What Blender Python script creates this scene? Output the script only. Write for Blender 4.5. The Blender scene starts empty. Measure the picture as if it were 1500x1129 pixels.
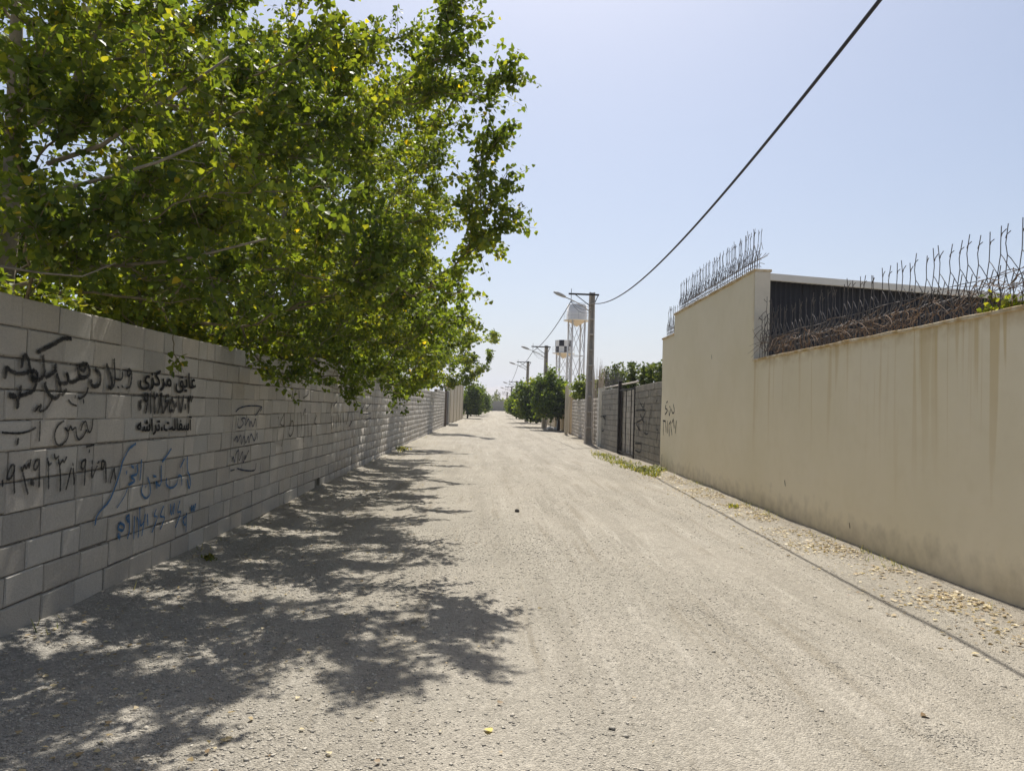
import bpy, bmesh, math, random
import numpy as np
from mathutils import Vector, Matrix
R = math.radians
rng = np.random.default_rng(7); random.seed(7)
SC = bpy.context.scene
COL = SC.collection

# ------------------------------------------------------------------ camera, sky, sun, exposure
F, CX, CY, H = 1050.0, 750.0, 564.5, 1.6
yaw, pit, rol = R(2.45), R(1.90), R(1.8)
fw = np.array([math.sin(yaw)*math.cos(pit), math.cos(yaw)*math.cos(pit), math.sin(pit)])
r0 = np.array([math.cos(yaw), -math.sin(yaw), 0.0]); u0 = np.cross(r0, fw)
rt = r0*math.cos(rol)+u0*math.sin(rol); up = u0*math.cos(rol)-r0*math.sin(rol)
CP = np.array([0, 0, H])
cam_d = bpy.data.cameras.new('camera'); cam = bpy.data.objects.new('camera', cam_d); COL.objects.link(cam)
cam.matrix_world = Matrix(((rt[0], up[0], -fw[0], 0), (rt[1], up[1], -fw[1], 0), (rt[2], up[2], -fw[2], H), (0, 0, 0, 1)))
cam_d.sensor_width = 36.0; cam_d.lens = 36.0*F/1500.0; cam_d.clip_start = 0.05; cam_d.clip_end = 12000
SC.camera = cam

SUNV = Vector((0.024, 0.56, 1.0)).normalized()          # towards the sun
elev = math.asin(SUNV.z); azim = math.atan2(SUNV.x, SUNV.y)
world = bpy.data.worlds.new('World'); SC.world = world; world.use_nodes = True
wn = world.node_tree; wn.nodes.clear()
sky = wn.nodes.new('ShaderNodeTexSky'); sky.sky_type = 'NISHITA'; sky.sun_disc = False
sky.sun_elevation = elev; sky.sun_rotation = azim
sky.air_density = 1.0; sky.dust_density = 3.2; sky.ozone_density = 1.4; sky.altitude = 300
bg = wn.nodes.new('ShaderNodeBackground'); bg.inputs[1].default_value = 0.082
wo = wn.nodes.new('ShaderNodeOutputWorld')
wn.links.new(sky.outputs[0], bg.inputs[0]); wn.links.new(bg.outputs[0], wo.inputs[0])
sun_d = bpy.data.lights.new('sun', 'SUN'); sun_d.energy = 5.0; sun_d.angle = R(0.53); sun_d.color = (1.0, 0.955, 0.885)
sun = bpy.data.objects.new('sun', sun_d); COL.objects.link(sun)
sun.rotation_euler = (-SUNV).to_track_quat('-Z', 'Y').to_euler(); sun.location = (0, 0, 60)
vs = SC.view_settings; vs.view_transform = 'Standard'; vs.look = 'None'; vs.gamma = 1.0; vs.exposure = 0.62
vs.use_curve_mapping = False
SC.cycles.max_bounces = 8; SC.cycles.transparent_max_bounces = 12; SC.cycles.transmission_bounces = 4

# ------------------------------------------------------------------ geometry helpers
def tz(y):
    y = np.asarray(y, float)
    t = np.clip(y-28, 0, 140)
    return 0.008*(t - 8*(1-np.exp(-t/8)))
def T(y): return float(tz(y))
def ray(u, v): return fw+rt*(u-CX)/F-up*(v-CY)/F
def aty(u, v, y):
    d = ray(u, v); return CP+d*(y/d[1])
def onw(u, v, A, B):
    n = np.array([B[1]-A[1], A[0]-B[0], 0.]); d = ray(u, v)
    return CP+d*(((A[0]*n[0]+A[1]*n[1])-CP@n)/(d@n))
def gnd(u, v, z=0.0):
    d = ray(u, v); return CP+d*((z-H)/d[2])

def link(o, parent=None):
    COL.objects.link(o)
    if parent is not None: o.parent = parent
    return o
def tag(o, label=None, cat=None, group=None, kind=None):
    if label: o['label'] = label
    if cat: o['category'] = cat
    if group: o['group'] = group
    if kind: o['kind'] = kind
    return o
def empty(name, loc, label, cat, group=None):
    o = bpy.data.objects.new(name, None); link(o); o.location = loc; o.empty_display_size = .2
    return tag(o, label, cat, group)

def mesh_np(name, V, Fc, mat=None, smooth=False, face_rnd=None):
    """V (n,3), Fc (m,k) constant k"""
    V = np.ascontiguousarray(V, np.float32); Fc = np.ascontiguousarray(Fc, np.int32)
    me = bpy.data.meshes.new(name); m, k = Fc.shape
    me.vertices.add(len(V)); me.vertices.foreach_set('co', V.ravel())
    me.loops.add(m*k); me.loops.foreach_set('vertex_index', Fc.ravel())
    me.polygons.add(m); me.polygons.foreach_set('loop_start', np.arange(0, m*k, k, dtype=np.int32))
    me.polygons.foreach_set('loop_total', np.full(m, k, np.int32))
    if smooth: me.polygons.foreach_set('use_smooth', np.ones(m, bool))
    me.update(calc_edges=True)
    if face_rnd is not None:
        a = me.attributes.new('rnd', 'FLOAT', 'FACE'); a.data.foreach_set('value', np.ascontiguousarray(face_rnd, np.float32))
    if mat: me.materials.append(mat)
    return me

class MB:
    """collects quads/tris; built as one mesh"""
    def __init__(s): s.v = []; s.f = []
    def add(s, V, Fc):
        b = len(s.v); s.v.extend([tuple(map(float, p)) for p in V]); s.f.extend([tuple(b+i for i in f) for f in Fc]); return s
    def box(s, x0, x1, y0, y1, z0, z1):
        V = [(x0, y0, z0), (x1, y0, z0), (x1, y1, z0), (x0, y1, z0), (x0, y0, z1), (x1, y0, z1), (x1, y1, z1), (x0, y1, z1)]
        return s.add(V, [(0, 3, 2, 1), (4, 5, 6, 7), (0, 1, 5, 4), (1, 2, 6, 5), (2, 3, 7, 6), (3, 0, 4, 7)])
    def prism(s, P, z0, z1):
        """vertical prism over plan polygon P (ccw); z0,z1 may be lists"""
        n = len(P); a = z0 if hasattr(z0, '__len__') else [z0]*n; b = z1 if hasattr(z1, '__len__') else [z1]*n
        V = [(p[0], p[1], a[i]) for i, p in enumerate(P)]+[(p[0], p[1], b[i]) for i, p in enumerate(P)]
        Fc = [tuple(range(n-1, -1, -1)), tuple(range(n, 2*n))]+[(i, (i+1) % n, n+(i+1) % n, n+i) for i in range(n)]
        return s.add(V, Fc)
    def tube(s, P, rad, sides=5, cap=True):
        P = np.asarray(P, float); n = len(P); rad = np.broadcast_to(np.asarray(rad, float), (n,))
        tg = np.gradient(P, axis=0); tg /= np.linalg.norm(tg, axis=1)[:, None]+1e-9
        ref = np.array([0, 0, 1.]) if abs(tg[0][2]) < .9 else np.array([1., 0, 0])
        V = []
        for i in range(n):
            a = np.cross(tg[i], ref); a /= np.linalg.norm(a)+1e-9; b = np.cross(tg[i], a); ref = np.cross(a, tg[i])
            for k in range(sides):
                t = 2*math.pi*k/sides; V.append(P[i]+rad[i]*(a*math.cos(t)+b*math.sin(t)))
        Fc = []
        for i in range(n-1):
            for k in range(sides):
                k2 = (k+1) % sides; Fc.append((i*sides+k, i*sides+k2, (i+1)*sides+k2, (i+1)*sides+k))
        if cap: Fc += [tuple(range(sides))[::-1], tuple((n-1)*sides+k for k in range(sides))]
        return s.add(V, Fc)
    def mesh(s, name, mat=None, smooth=False):
        me = bpy.data.meshes.new(name); me.from_pydata(s.v, [], s.f)
        if smooth: me.polygons.foreach_set('use_smooth', np.ones(len(me.polygons), bool))
        me.update()
        if mat: me.materials.append(mat)
        return me
    def build(s, name, mat, parent=None, smooth=False, bevel=0):
        o = link(bpy.data.objects.new(name, s.mesh(name, mat, smooth)), parent)
        if parent is not None and parent.type == 'EMPTY':
            o.matrix_parent_inverse = Matrix.Translation(-Vector(parent.location))
        if bevel:
            b = o.modifiers.new('bevel', 'BEVEL'); b.width = bevel; b.segments = 2; b.limit_method = 'ANGLE'
        return o
def put(name, me, parent=None):
    o = link(bpy.data.objects.new(name, me), parent)
    if parent is not None and parent.type == 'EMPTY':
        o.matrix_parent_inverse = Matrix.Translation(-Vector(parent.location))
    return o

# ------------------------------------------------------------------ material helpers
class NT:
    def __init__(s, name, rough=.9, spec=.2):
        s.m = bpy.data.materials.new(name); s.m.use_nodes = True; s.t = s.m.node_tree; s.N = s.t.nodes
        s.b = s.N['Principled BSDF']; s.b.inputs['Roughness'].default_value = rough; s.b.inputs['Specular IOR Level'].default_value = spec
        s.out = s.N['Material Output']
    def n(s, ty, **kw):
        nd = s.N.new('ShaderNode'+ty)
        for k, v in kw.items(): setattr(nd, k, v)
        return nd
    def l(s, a, b): s.t.links.new(a, b); return s
    def pos(s, scale=(1, 1, 1)):
        g = s.n('NewGeometry'); m = s.n('Mapping'); m.inputs['Scale'].default_value = scale
        s.l(g.outputs['Position'], m.inputs['Vector']); return m.outputs[0]
    def xyz(s):
        g = s.n('NewGeometry'); x = s.n('SeparateXYZ'); s.l(g.outputs['Position'], x.inputs[0]); return x.outputs
    def noise(s, vec, sc, det=3, ro=.55):
        x = s.n('TexNoise'); x.inputs['Scale'].default_value = sc; x.inputs['Detail'].default_value = det; x.inputs['Roughness'].default_value = ro
        s.l(vec, x.inputs['Vector']); return x.outputs['Fac']
    def vor(s, vec, sc, feat='F1'):
        x = s.n('TexVoronoi', feature=feat); x.inputs['Scale'].default_value = sc; s.l(vec, x.inputs['Vector']); return x.outputs
    def rng(s, val, a, b, c=0., d=1., smooth=False):
        x = s.n('MapRange'); x.inputs[1].default_value = a; x.inputs[2].default_value = b; x.inputs[3].default_value = c; x.inputs[4].default_value = d
        if smooth: x.interpolation_type = 'SMOOTHSTEP'
        s.l(val, x.inputs[0]); return x.outputs[0]
    def math(s, op, a, b=None):
        x = s.n('Math', operation=op)
        for i, q in enumerate((a, b)):
            if q is None: continue
            if isinstance(q, (int, float)): x.inputs[i].default_value = q
            else: s.l(q, x.inputs[i])
        return x.outputs[0]
    def mix(s, fac, a, b, mode='MIX'):
        x = s.n('Mix', data_type='RGBA', blend_type=mode)
        for sock, q in ((x.inputs[0], fac), (x.inputs[6], a), (x.inputs[7], b)):
            if isinstance(q, (int, float)): sock.default_value = q
            elif isinstance(q, tuple): sock.default_value = q+(1,) if len(q) == 3 else q
            else: s.l(q, sock)
        return x.outputs[2]
    def grey(s, v):
        x = s.n('CombineColor'); [s.l(v, x.inputs[i]) for i in range(3)]; return x.outputs[0]
    def col(s, c): s.l(c, s.b.inputs['Base Color']); return s
    def bump(s, h, st=.4, dist=.01):
        x = s.n('Bump'); x.inputs['Strength'].default_value = st; x.inputs['Distance'].default_value = dist; s.l(h, x.inputs['Height'])
        s.l(x.outputs[0], s.b.inputs['Normal']); return s

def simple(name, c, rough=.8, var=.12, sc=6., bump=.15, metal=0., spec=.25):
    q = NT(name, rough, spec); p = q.pos(); n = q.noise(p, sc, 4); n2 = q.noise(p, sc*14, 2)
    f = q.math('MULTIPLY', q.rng(n, .25, .75, 1-var, 1+var), q.rng(n2, .2, .8, 1-var*.4, 1+var*.4))
    q.col(q.mix(1.0, c, q.grey(f), 'MULTIPLY')); q.bump(n2, bump, .006); q.b.inputs['Metallic'].default_value = metal
    return q.m

# gravel
q = NT('gravel', .95, .1); p = q.pos(); X, Y, Z = q.xyz()
v1 = q.vor(p, 88); v2 = q.vor(p, 27); big = q.noise(p, .55, 4, .6); mid = q.noise(p, 4.5, 4, .6); fine = q.noise(p, 160, 2)
sep = q.n('SeparateColor'); q.l(v1[1], sep.inputs[0]); sep2 = q.n('SeparateColor'); q.l(v2[1], sep2.inputs[0])
trk = q.noise(q.pos((1.6, .12, 1)), 1.1, 3)
base = q.mix(q.rng(big, .35, .65), (.325, .299, .248), (.366, .334, .277))
base = q.mix(q.rng(trk, .47, .62, 0, .75), base, (.285, .26, .213))
base = q.mix(q.math('MULTIPLY', q.rng(mid, .52, .72), .35), base, (.27, .245, .205))
tr2 = q.noise(q.pos((4.2, .22, 1)), 1.3, 4, .65)
base = q.mix(q.rng(tr2, .56, .66, 0, .6), base, (.255, .225, .175))
base = q.mix(q.rng(tr2, .42, .34, 0, .5), base, (.43, .397, .335))
lft = q.math('MULTIPLY', q.rng(q.math('ADD', X, q.rng(big, .2, .8, -1.2, 1.2)), -1.2, -2.6), q.rng(Y, 9, 5))
base = q.mix(q.math('MULTIPLY', lft, .6), base, (.33, .315, .285))
rgt = q.rng(q.math('ADD', q.math('SUBTRACT', X, q.math('MULTIPLY', Y, .028)), q.rng(mid, .2, .8, -.35, .35)), 3.75, 4.5)
base = q.mix(q.math('MULTIPLY', rgt, .7), base, (.27, .235, .185))
chip = q.math('MULTIPLY', q.rng(sep.outputs[0], 0, 1, .72, 1.14), q.rng(sep2.outputs[1], 0, 1, .88, 1.08))
chip = q.math('MULTIPLY', chip, q.rng(fine, .2, .8, .9, 1.1))
dust = q.rng(q.noise(q.pos((1, .5, 1)), 1.5, 4, .6), .40, .60, .65, 1.)
chip = q.math('ADD', q.math('MULTIPLY', chip, dust), q.math('SUBTRACT', 1.03, dust))
q.col(q.mix(1., base, q.grey(chip), 'MULTIPLY'))
hh = q.math('ADD', q.math('MULTIPLY', v1[0], -1.0), q.math('MULTIPLY', sep.outputs[1], .6)); hh = q.math('ADD', hh, q.math('MULTIPLY', mid, .9))
q.bump(hh, .75, .016); M_gravel = q.m
# pebbles (attribute rnd)
q = NT('pebble', .9, .15); a = q.n('Attribute', attribute_name='rnd'); p = q.pos(); n = q.noise(p, 90, 3)
c = q.mix(q.rng(a.outputs['Fac'], 0, 1), (.27, .25, .21), (.50, .46, .385)); q.col(q.mix(1., c, q.grey(q.rng(n, .2, .8, .82, 1.12)), 'MULTIPLY')); M_pebble = q.m
# dry earth beyond the walls
M_earth = simple('earth', (.34, .29, .21), .95, .2, .4, .3)

def block_mat(name, use_attr, c1=(.305, .287, .25), c2=(.35, .322, .27)):
    q = NT(name, .93, .15); p = q.pos()
    if use_attr: r = q.n('Attribute', attribute_name='rnd').outputs['Fac']
    else: r = q.n('ObjectInfo').outputs['Random']
    big = q.noise(p, 1.7, 4, .6); fine = q.noise(p, 55, 4, .65); stre = q.noise(q.pos((1, 16, .9)), 1.6, 3, .6); gr = q.noise(p, 230, 2)
    c = q.mix(q.rng(big, .35, .65), c1, c2)
    c = q.mix(1., c, q.grey(q.rng(r, 0, 1, .87, 1.10)), 'MULTIPLY')
    hue = q.math('FRACT', q.math('MULTIPLY', r, 7.31))
    c = q.mix(q.math('MULTIPLY', hue, .35), c, q.mix(1., c, (1.08, .98, .88), 'MULTIPLY'))
    c = q.mix(q.rng(stre, .55, .75, 0, .35), c, q.mix(1., c, (.72, .72, .72), 'MULTIPLY'))
    c = q.mix(q.rng(stre, .42, .25, 0, .25), c, (.46, .44, .395))
    c = q.mix(1., c, q.grey(q.math('MULTIPLY', q.rng(fine, .25, .75, .88, 1.1), q.rng(gr, .2, .8, .85, 1.14))), 'MULTIPLY')
    q.col(c); q.bump(q.math('ADD', fine, q.math('MULTIPLY', gr, .7)), .8, .008); return q.m
M_block = block_mat('concrete_block', False, (.405, .387, .35), (.46, .434, .38)); M_blockj = block_mat('concrete_block_far', True, (.405, .387, .35), (.46, .434, .38))
M_blockd = block_mat('dark_block', False, (.225, .21, .175), (.27, .25, .208))
M_blockp = block_mat('pale_block', True, (.42, .39, .34), (.48, .44, .38))
M_mortar = simple('mortar', (.19, .175, .15), .97, .4, 14, 1.)

# plaster with rust-yellow runs
q = NT('cream_plaster', .92, .15); p = q.pos(); X, Y, Z = q.xyz()
big = q.noise(p, .7, 4, .6); mid = q.noise(p, 5, 4); fine = q.noise(p, 70, 3)
c = q.mix(q.rng(big, .35, .65), (.76, .675, .49), (.80, .715, .54))
c = q.mix(q.rng(mid, .5, .75, 0, .3), c, (.70, .61, .43))
st = q.noise(q.pos((.6, 6.0, .16)), 1.0, 3, .5); st2 = q.noise(q.pos((.6, 11, .3)), 1.0, 2, .5)
fall = q.rng(q.math('ADD', Z, q.rng(q.noise(q.pos((.5, 2.3, .01)), 1.0, 2), .25, .75, -.9, .9)), 1.0, 3.0)
s1 = q.math('MULTIPLY', q.rng(st, .56, .61, smooth=True), fall)
s2 = q.math('MULTIPLY', q.rng(st2, .60, .70, smooth=True), q.math('MULTIPLY', fall, .5))
s3 = q.math('MULTIPLY', q.rng(Z, 2.42, 2.62), q.rng(mid, .35, .6))
low = q.rng(Y, 12.75, 12.6)
stn = q.math('MULTIPLY', q.math('MINIMUM', q.math('ADD', s1, s2), 1.0), low)
c = q.mix(q.math('MULTIPLY', stn, .6), c, (.58, .43, .2))
c = q.mix(q.math('MULTIPLY', q.math('MULTIPLY', s3, low), .6), c, (.44, .30, .13))
dirt = q.math('MULTIPLY', q.rng(q.math('ADD', Z, q.rng(mid, .2, .8, -.22, .22)), .42, .02), .6)
c = q.mix(dirt, c, (.34, .29, .21))
q.col(c); q.bump(q.math('ADD', q.math('MULTIPLY', mid, 2.), fine), .35, .006); M_cream = q.m
q = NT('coping_plaster', .92, .15); p = q.pos(); n = q.noise(p, 7, 4); q.col(q.mix(q.rng(n, .35, .62), (.62, .54, .4), (.43, .30, .14))); q.bump(n, .4, .01); M_cope = q.m
M_post = simple('pale_plaster', (.58, .55, .48), .9, .1, 3)
M_creamfar = simple('cream_far', (.56, .49, .37), .9, .1, .7)
M_tan = simple('tan_brick', (.46, .34, .2), .9, .15, 1.5)
M_endw = simple('end_wall_block', (.34, .32, .28), .9, .1, 1.2)
M_conc = simple('pole_concrete', (.46, .42, .37), .9, .15, 5, .5)
M_rust = simple('rusty_steel', (.085, .062, .05), .7, .3, 25, .3, .3)
M_spike = simple('spike_steel', (.12, .11, .105), .65, .3, 30, .3, .4)
M_dark = simple('dark_steel', (.035, .03, .028), .6, .2, 8, .1, .4)
M_navy = simple('navy_sheet', (.016, .018, .026), .55, .2, 2, .05)
M_fascia = simple('white_fascia', (.62, .62, .6), .6, .06, 3, .05)
M_white = simple('white_paint', (.72, .71, .69), .55, .1, 2, .05)
M_black = simple('black_paint', (.012, .012, .016), .5, .1, 2, .05)
M_cable = simple('black_rubber', (.03, .03, .04), .5, .1, 5, .02)
M_lamp = simple('lamp_grey', (.38, .38, .38), .5, .1, 6, .02)
M_bark = simple('poplar_bark', (.235, .205, .155), .95, .3, 12, .9)
M_twig = simple('twig_bark', (.20, .165, .105), .9, .25, 20, .3)
M_darkbark = simple('dark_bark', (.06, .045, .032), .95, .3, 12, .8)
M_vine = simple('dry_vine', (.16, .11, .075), .9, .35, 14, .3)
M_litter = None
def leaf_mat(name, cols, trans=.45, use_obj=False):
    q = NT(name, .5, .35)
    r = q.n('ObjectInfo').outputs['Random'] if use_obj else q.n('Attribute', attribute_name='rnd').outputs['Fac']
    cr = q.n('ValToRGB'); e = cr.color_ramp.elements; e[0].position = 0; e[0].color = cols[0]+(1,); e[1].position = 1; e[1].color = cols[-1]+(1,)
    for i, (ps, c) in enumerate(cols[1:-1]): x = e.new(ps); x.color = c+(1,)
    q.l(r, cr.inputs[0]); q.col(cr.outputs[0])
    tr = q.n('BsdfTranslucent'); hs = q.mix(1., cr.outputs[0], (1.9, 1.7, .55), 'MULTIPLY'); q.l(hs, tr.inputs[0])
    mx = q.n('MixShader'); mx.inputs[0].default_value = trans; q.l(q.b.outputs[0], mx.inputs[1]); q.l(tr.outputs[0], mx.inputs[2]); q.l(mx.outputs[0], q.out.inputs[0])
    return q.m
POP = [(.05, .085, .020), (.4, (.09, .135, .026)), (.75, (.155, .20, .032)), (.965, (.27, .285, .04)), (.985, (.40, .36, .04)), (.46, .36, .03)]
M_leaf = leaf_mat('poplar_leaf', POP, .56); M_leafo = leaf_mat('poplar_leaf_single', POP, .56, True)
M_mulb = leaf_mat('round_tree_leaf', [(.04, .072, .015), (.5, (.075, .12, .022)), (.9, (.15, .20, .03)), (.22, .25, .04)], .5)
M_shrub = leaf_mat('shrub_leaf', [(.045, .075, .022), (.5, (.07, .105, .03)), (.13, .16, .05)], .35)
M_farleaf = leaf_mat('far_leaf', [(.06, .085, .04), (.5, (.08, .1, .05)), (.11, .13, .06)], .3)
M_weed = leaf_mat('weed_leaf', [(.08, .10, .03), (.5, (.14, .165, .04)), (.30, .27, .1)], .35)
M_litter = leaf_mat('dry_leaf', [(.2, .14, .08), (.4, (.34, .26, .14)), (.8, (.48, .40, .23)), (.58, .51, .34)], .15)
def paint_mat(name, c, dens):
    q = NT(name, .85, .15); p = q.pos(); a = q.n('Attribute', attribute_name='edge').outputs['Fac']
    n = q.noise(p, 120, 3, .7); n2 = q.noise(p, 9, 2)
    al = q.rng(q.math('ADD', a, q.rng(n, .2, .8, -.38, .38)), .06, .45, 0, dens, True); al = q.math('MULTIPLY', al, q.rng(n2, .25, .55, .72, 1.0))
    q.l(al, q.b.inputs['Alpha']); q.b.inputs['Base Color'].default_value = c+(1,); return q.m
M_pblack = paint_mat('black_spray', (.022, .022, .022), .93); M_pblue = paint_mat('blue_spray', (.025, .115, .25), .88)
M_pnavy = paint_mat('blue_black_spray', (.022, .035, .075), .9); M_pfaint = paint_mat('faint_spray', (.025, .025, .025), .8)

# ------------------------------------------------------------------ the setting
def sheet(name, xs, ys, zf, mat):
    Xg, Yg = np.meshgrid(xs, ys, indexing='ij'); V = np.stack([Xg, Yg, zf(Xg, Yg)], -1).reshape(-1, 3)
    nx, ny = len(xs), len(ys); i, j = np.meshgrid(np.arange(nx-1), np.arange(ny-1), indexing='ij'); b = (i*ny+j).ravel()
    o = put(name, mesh_np(name, V, np.stack([b, b+ny, b+ny+1, b+1], 1), mat, True)); return tag(o, kind='structure')
xs = np.unique(np.concatenate([np.linspace(-4000, -40, 20), np.linspace(-40, 40, 30), np.linspace(40, 4000, 20)]))
ys = np.unique(np.concatenate([np.linspace(-200, 0, 8), np.linspace(0, 200, 60), np.linspace(200, 4500, 30)]))
sheet('ground', xs, ys, lambda x, y: tz(y)-.16, M_earth)
_ph = rng.uniform(0, 6.28, (24, 3)); _fr = rng.normal(0, 1, (24, 2))*np.repeat([.5, 1.2, 3., 7.], 6)[:, None]; _am = np.repeat([.010, .007, .004, .0022], 6)
def rz(x, y):
    z = tz(y).copy() if hasattr(tz(y), 'copy') else tz(y)
    for k in range(24): z = z+_am[k]*np.sin(_fr[k, 0]*x+_fr[k, 1]*y*.6+_ph[k, 0])
    z = z-.014*np.exp(-((x-.35)/.28)**2)-.014*np.exp(-((x-1.95)/.28)**2)
    z = z+.05*np.exp(-((x-4.72-.018*np.minimum(y, 22))/.35)**2)*(y < 24)+.05*np.exp(-((x+3.1)/.4)**2)*(y < 60)
    return z
ysr = np.unique(np.concatenate([np.linspace(-6, 2, 20), np.linspace(2, 14, 130), np.linspace(14, 40, 90), np.linspace(40, 171, 60)]))
sheet('gravel_road', np.linspace(-3.2, 6.9, 96), ysr, rz, M_gravel)

# pebbles: real stones, too many to count
def leaf_stuff(): pass
def pebbles(n, ylo, yhi, smin, smax, xlo, xhi, power=1.0):
    y = ylo+(yhi-ylo)*rng.random(n)**power; x = rng.uniform(xlo, xhi, n); s = smin+(smax-smin)*rng.random(n)**2.6
    if xhi == .8:
        kp = x+rng.normal(0, .35, n) < rng.uniform(-1.4, .6, n); x, y, s = x[kp], y[kp], s[kp]; n = len(x)
    if xhi > 1:
        kp = np.sin(x*1.9+.5*np.sin(y*.8))+np.sin(y*.9+x*.7+1)+.6*np.sin(x*5+y*1.3)+rng.normal(0, .7, n) > -.35; x, y, s = x[kp], y[kp], s[kp]; n = len(x)
    O = np.array([(1, 0, 0), (-1, 0, 0), (0, 1, 0), (0, -1, 0), (0, 0, 1), (0, 0, -1)], float)
    Fo = np.array([(0, 2, 4), (2, 1, 4), (1, 3, 4), (3, 0, 4), (2, 0, 5), (1, 2, 5), (3, 1, 5), (0, 3, 5)])
    V = O[None]*rng.uniform(.55, 1.25, (n, 6, 1))+rng.normal(0, .18, (n, 6, 3))
    V[:, :, 2] *= .5
    a = rng.uniform(0, 6.28, n); ca, sa = np.cos(a)[:, None], np.sin(a)[:, None]
    xx = V[..., 0]*ca-V[..., 1]*sa; yy = V[..., 0]*sa+V[..., 1]*ca
    V = np.stack([xx, yy, V[..., 2]], -1)*s[:, None, None]*.5
    V += np.stack([x, y, rz(x, y)+s*.04], -1)[:, None]
    Fc = (Fo[None]+(np.arange(n)*6)[:, None, None]).reshape(-1, 3)
    return V.reshape(-1, 3), Fc, np.repeat(rng.random(n), 8)
A = [pebbles(46000, 2.2, 9, .008, .03, -3.0, .8, 1.3), pebbles(64000, 2.2, 10, .006, .022, -2.2, 4.6, 1.4), pebbles(12000, 8, 22, .012, .034, -3.0, 4.8, 1.3), pebbles(500, 2.3, 14, .025, .05, -3., 4.7, 1.2)]
A.append(pebbles(1500, 2.3, 9, .022, .042, -3., .8, 1.2))
for path in ([(920, 938), (960, 962), (1010, 992), (1080, 1016), (1150, 1030)], [(1085, 932), (1150, 962), (1230, 990), (1330, 1005)], [(800, 785), (835, 822), (865, 862)], [(1330, 1075), (1400, 1085), (1470, 1110)], [(1010, 890), (1050, 905), (1110, 945)]):
    Q = np.array([gnd(*a) for a in path]); V, Fc, r_ = pebbles(520, 2, 3, .006, .02, 0, 1); V = V.reshape(-1, 6, 3); c0 = V.mean(1); n_ = len(V); t = rng.random(n_)*(len(Q)-1); i_ = np.minimum(t.astype(int), len(Q)-2); T_ = Q[i_]+(Q[i_+1]-Q[i_])*(t-i_)[:, None]+rng.normal(0, .085, (n_, 3))*np.where(rng.random((n_, 1)) < .3, 2., 1.); T_[:, 2] = rz(T_[:, 0], T_[:, 1])+.001
    A.append(((V-c0[:, None]+T_[:, None]).reshape(-1, 3), Fc, .1+r_*.6))
off = 0; Vs, Fs, Rs = [], [], []
for V, Fc, r in A: Vs.append(V); Fs.append(Fc+off); Rs.append(r); off += len(V)
tag(put('gravel_stones', mesh_np('gravel_stones', np.concatenate(Vs), np.concatenate(Fs), M_pebble, False, np.concatenate(Rs))), 'loose crushed grey and tan gravel strewn over the road', 'gravel', kind='stuff')

# hills far off
xs = np.linspace(-3000, 3000, 90); ys = np.linspace(2300, 3900, 24)
def hz(x, y):
    r = 58+18*np.sin(x*.0031+1)+11*np.sin(x*.0083+.4)+6*np.sin(x*.021)+3*np.sin(x*.05+y*.01)
    t = np.clip((y-2300)/900, 0, 1); return tz(y)-2+r*np.sin(np.clip(t, 0, 1)*math.pi/2)**1.3+np.clip((y-3200)/700, 0, 1)*30*(1+np.sin(x*.0022))
M_hill = simple('hill_earth', (.30, .25, .20), .95, .2, .01, .1)
sheet('hills', xs, ys, hz, M_hill)

# ------------------------------------------------------------------ block walls
def block_variants(name, mat, nv=10, L=.4, Hh=.195, D=.19):
    out = []
    for k in range(nv):
        r = np.random.default_rng(100+k); i = r.uniform(.004, .014, 8); b = -r.uniform(.004, .011, 4)
        x0, x1, z0, z1 = -L/2, L/2, -Hh/2, Hh/2; jit = lambda: r.normal(0, .0016)
        # local: x along wall, -y outwards (front), z up
        fin = [(x0+i[0], jit(), z0+i[1]), (x1-i[2], jit(), z0+i[3]), (x1-i[4], jit(), z1-i[5]), (x0+i[6], jit(), z1-i[7])]
        fo = [(x0+jit(), -b[0], z0+jit()), (x1+jit(), -b[1], z0+jit()), (x1+jit(), -b[2], z1+jit()), (x0+jit(), -b[3], z1+jit())]
        ba = [(x0, D, z0), (x1, D, z0), (x1, D, z1), (x0, D, z1)]
        V = fin+fo+ba; Fc = [(0, 1, 2, 3)]+[(4+j, 4+(j+1) % 4, (j+1) % 4, j) for j in range(4)]+[(8+j, 8+(j+1) % 4, 4+(j+1) % 4, 4+j) for j in range(4)]+[(11, 10, 9, 8)]
        out.append(MB().add(V, Fc).mesh(name, mat))
    return out
BV = block_variants('block', M_block); BVD = block_variants('block', M_blockd)
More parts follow.
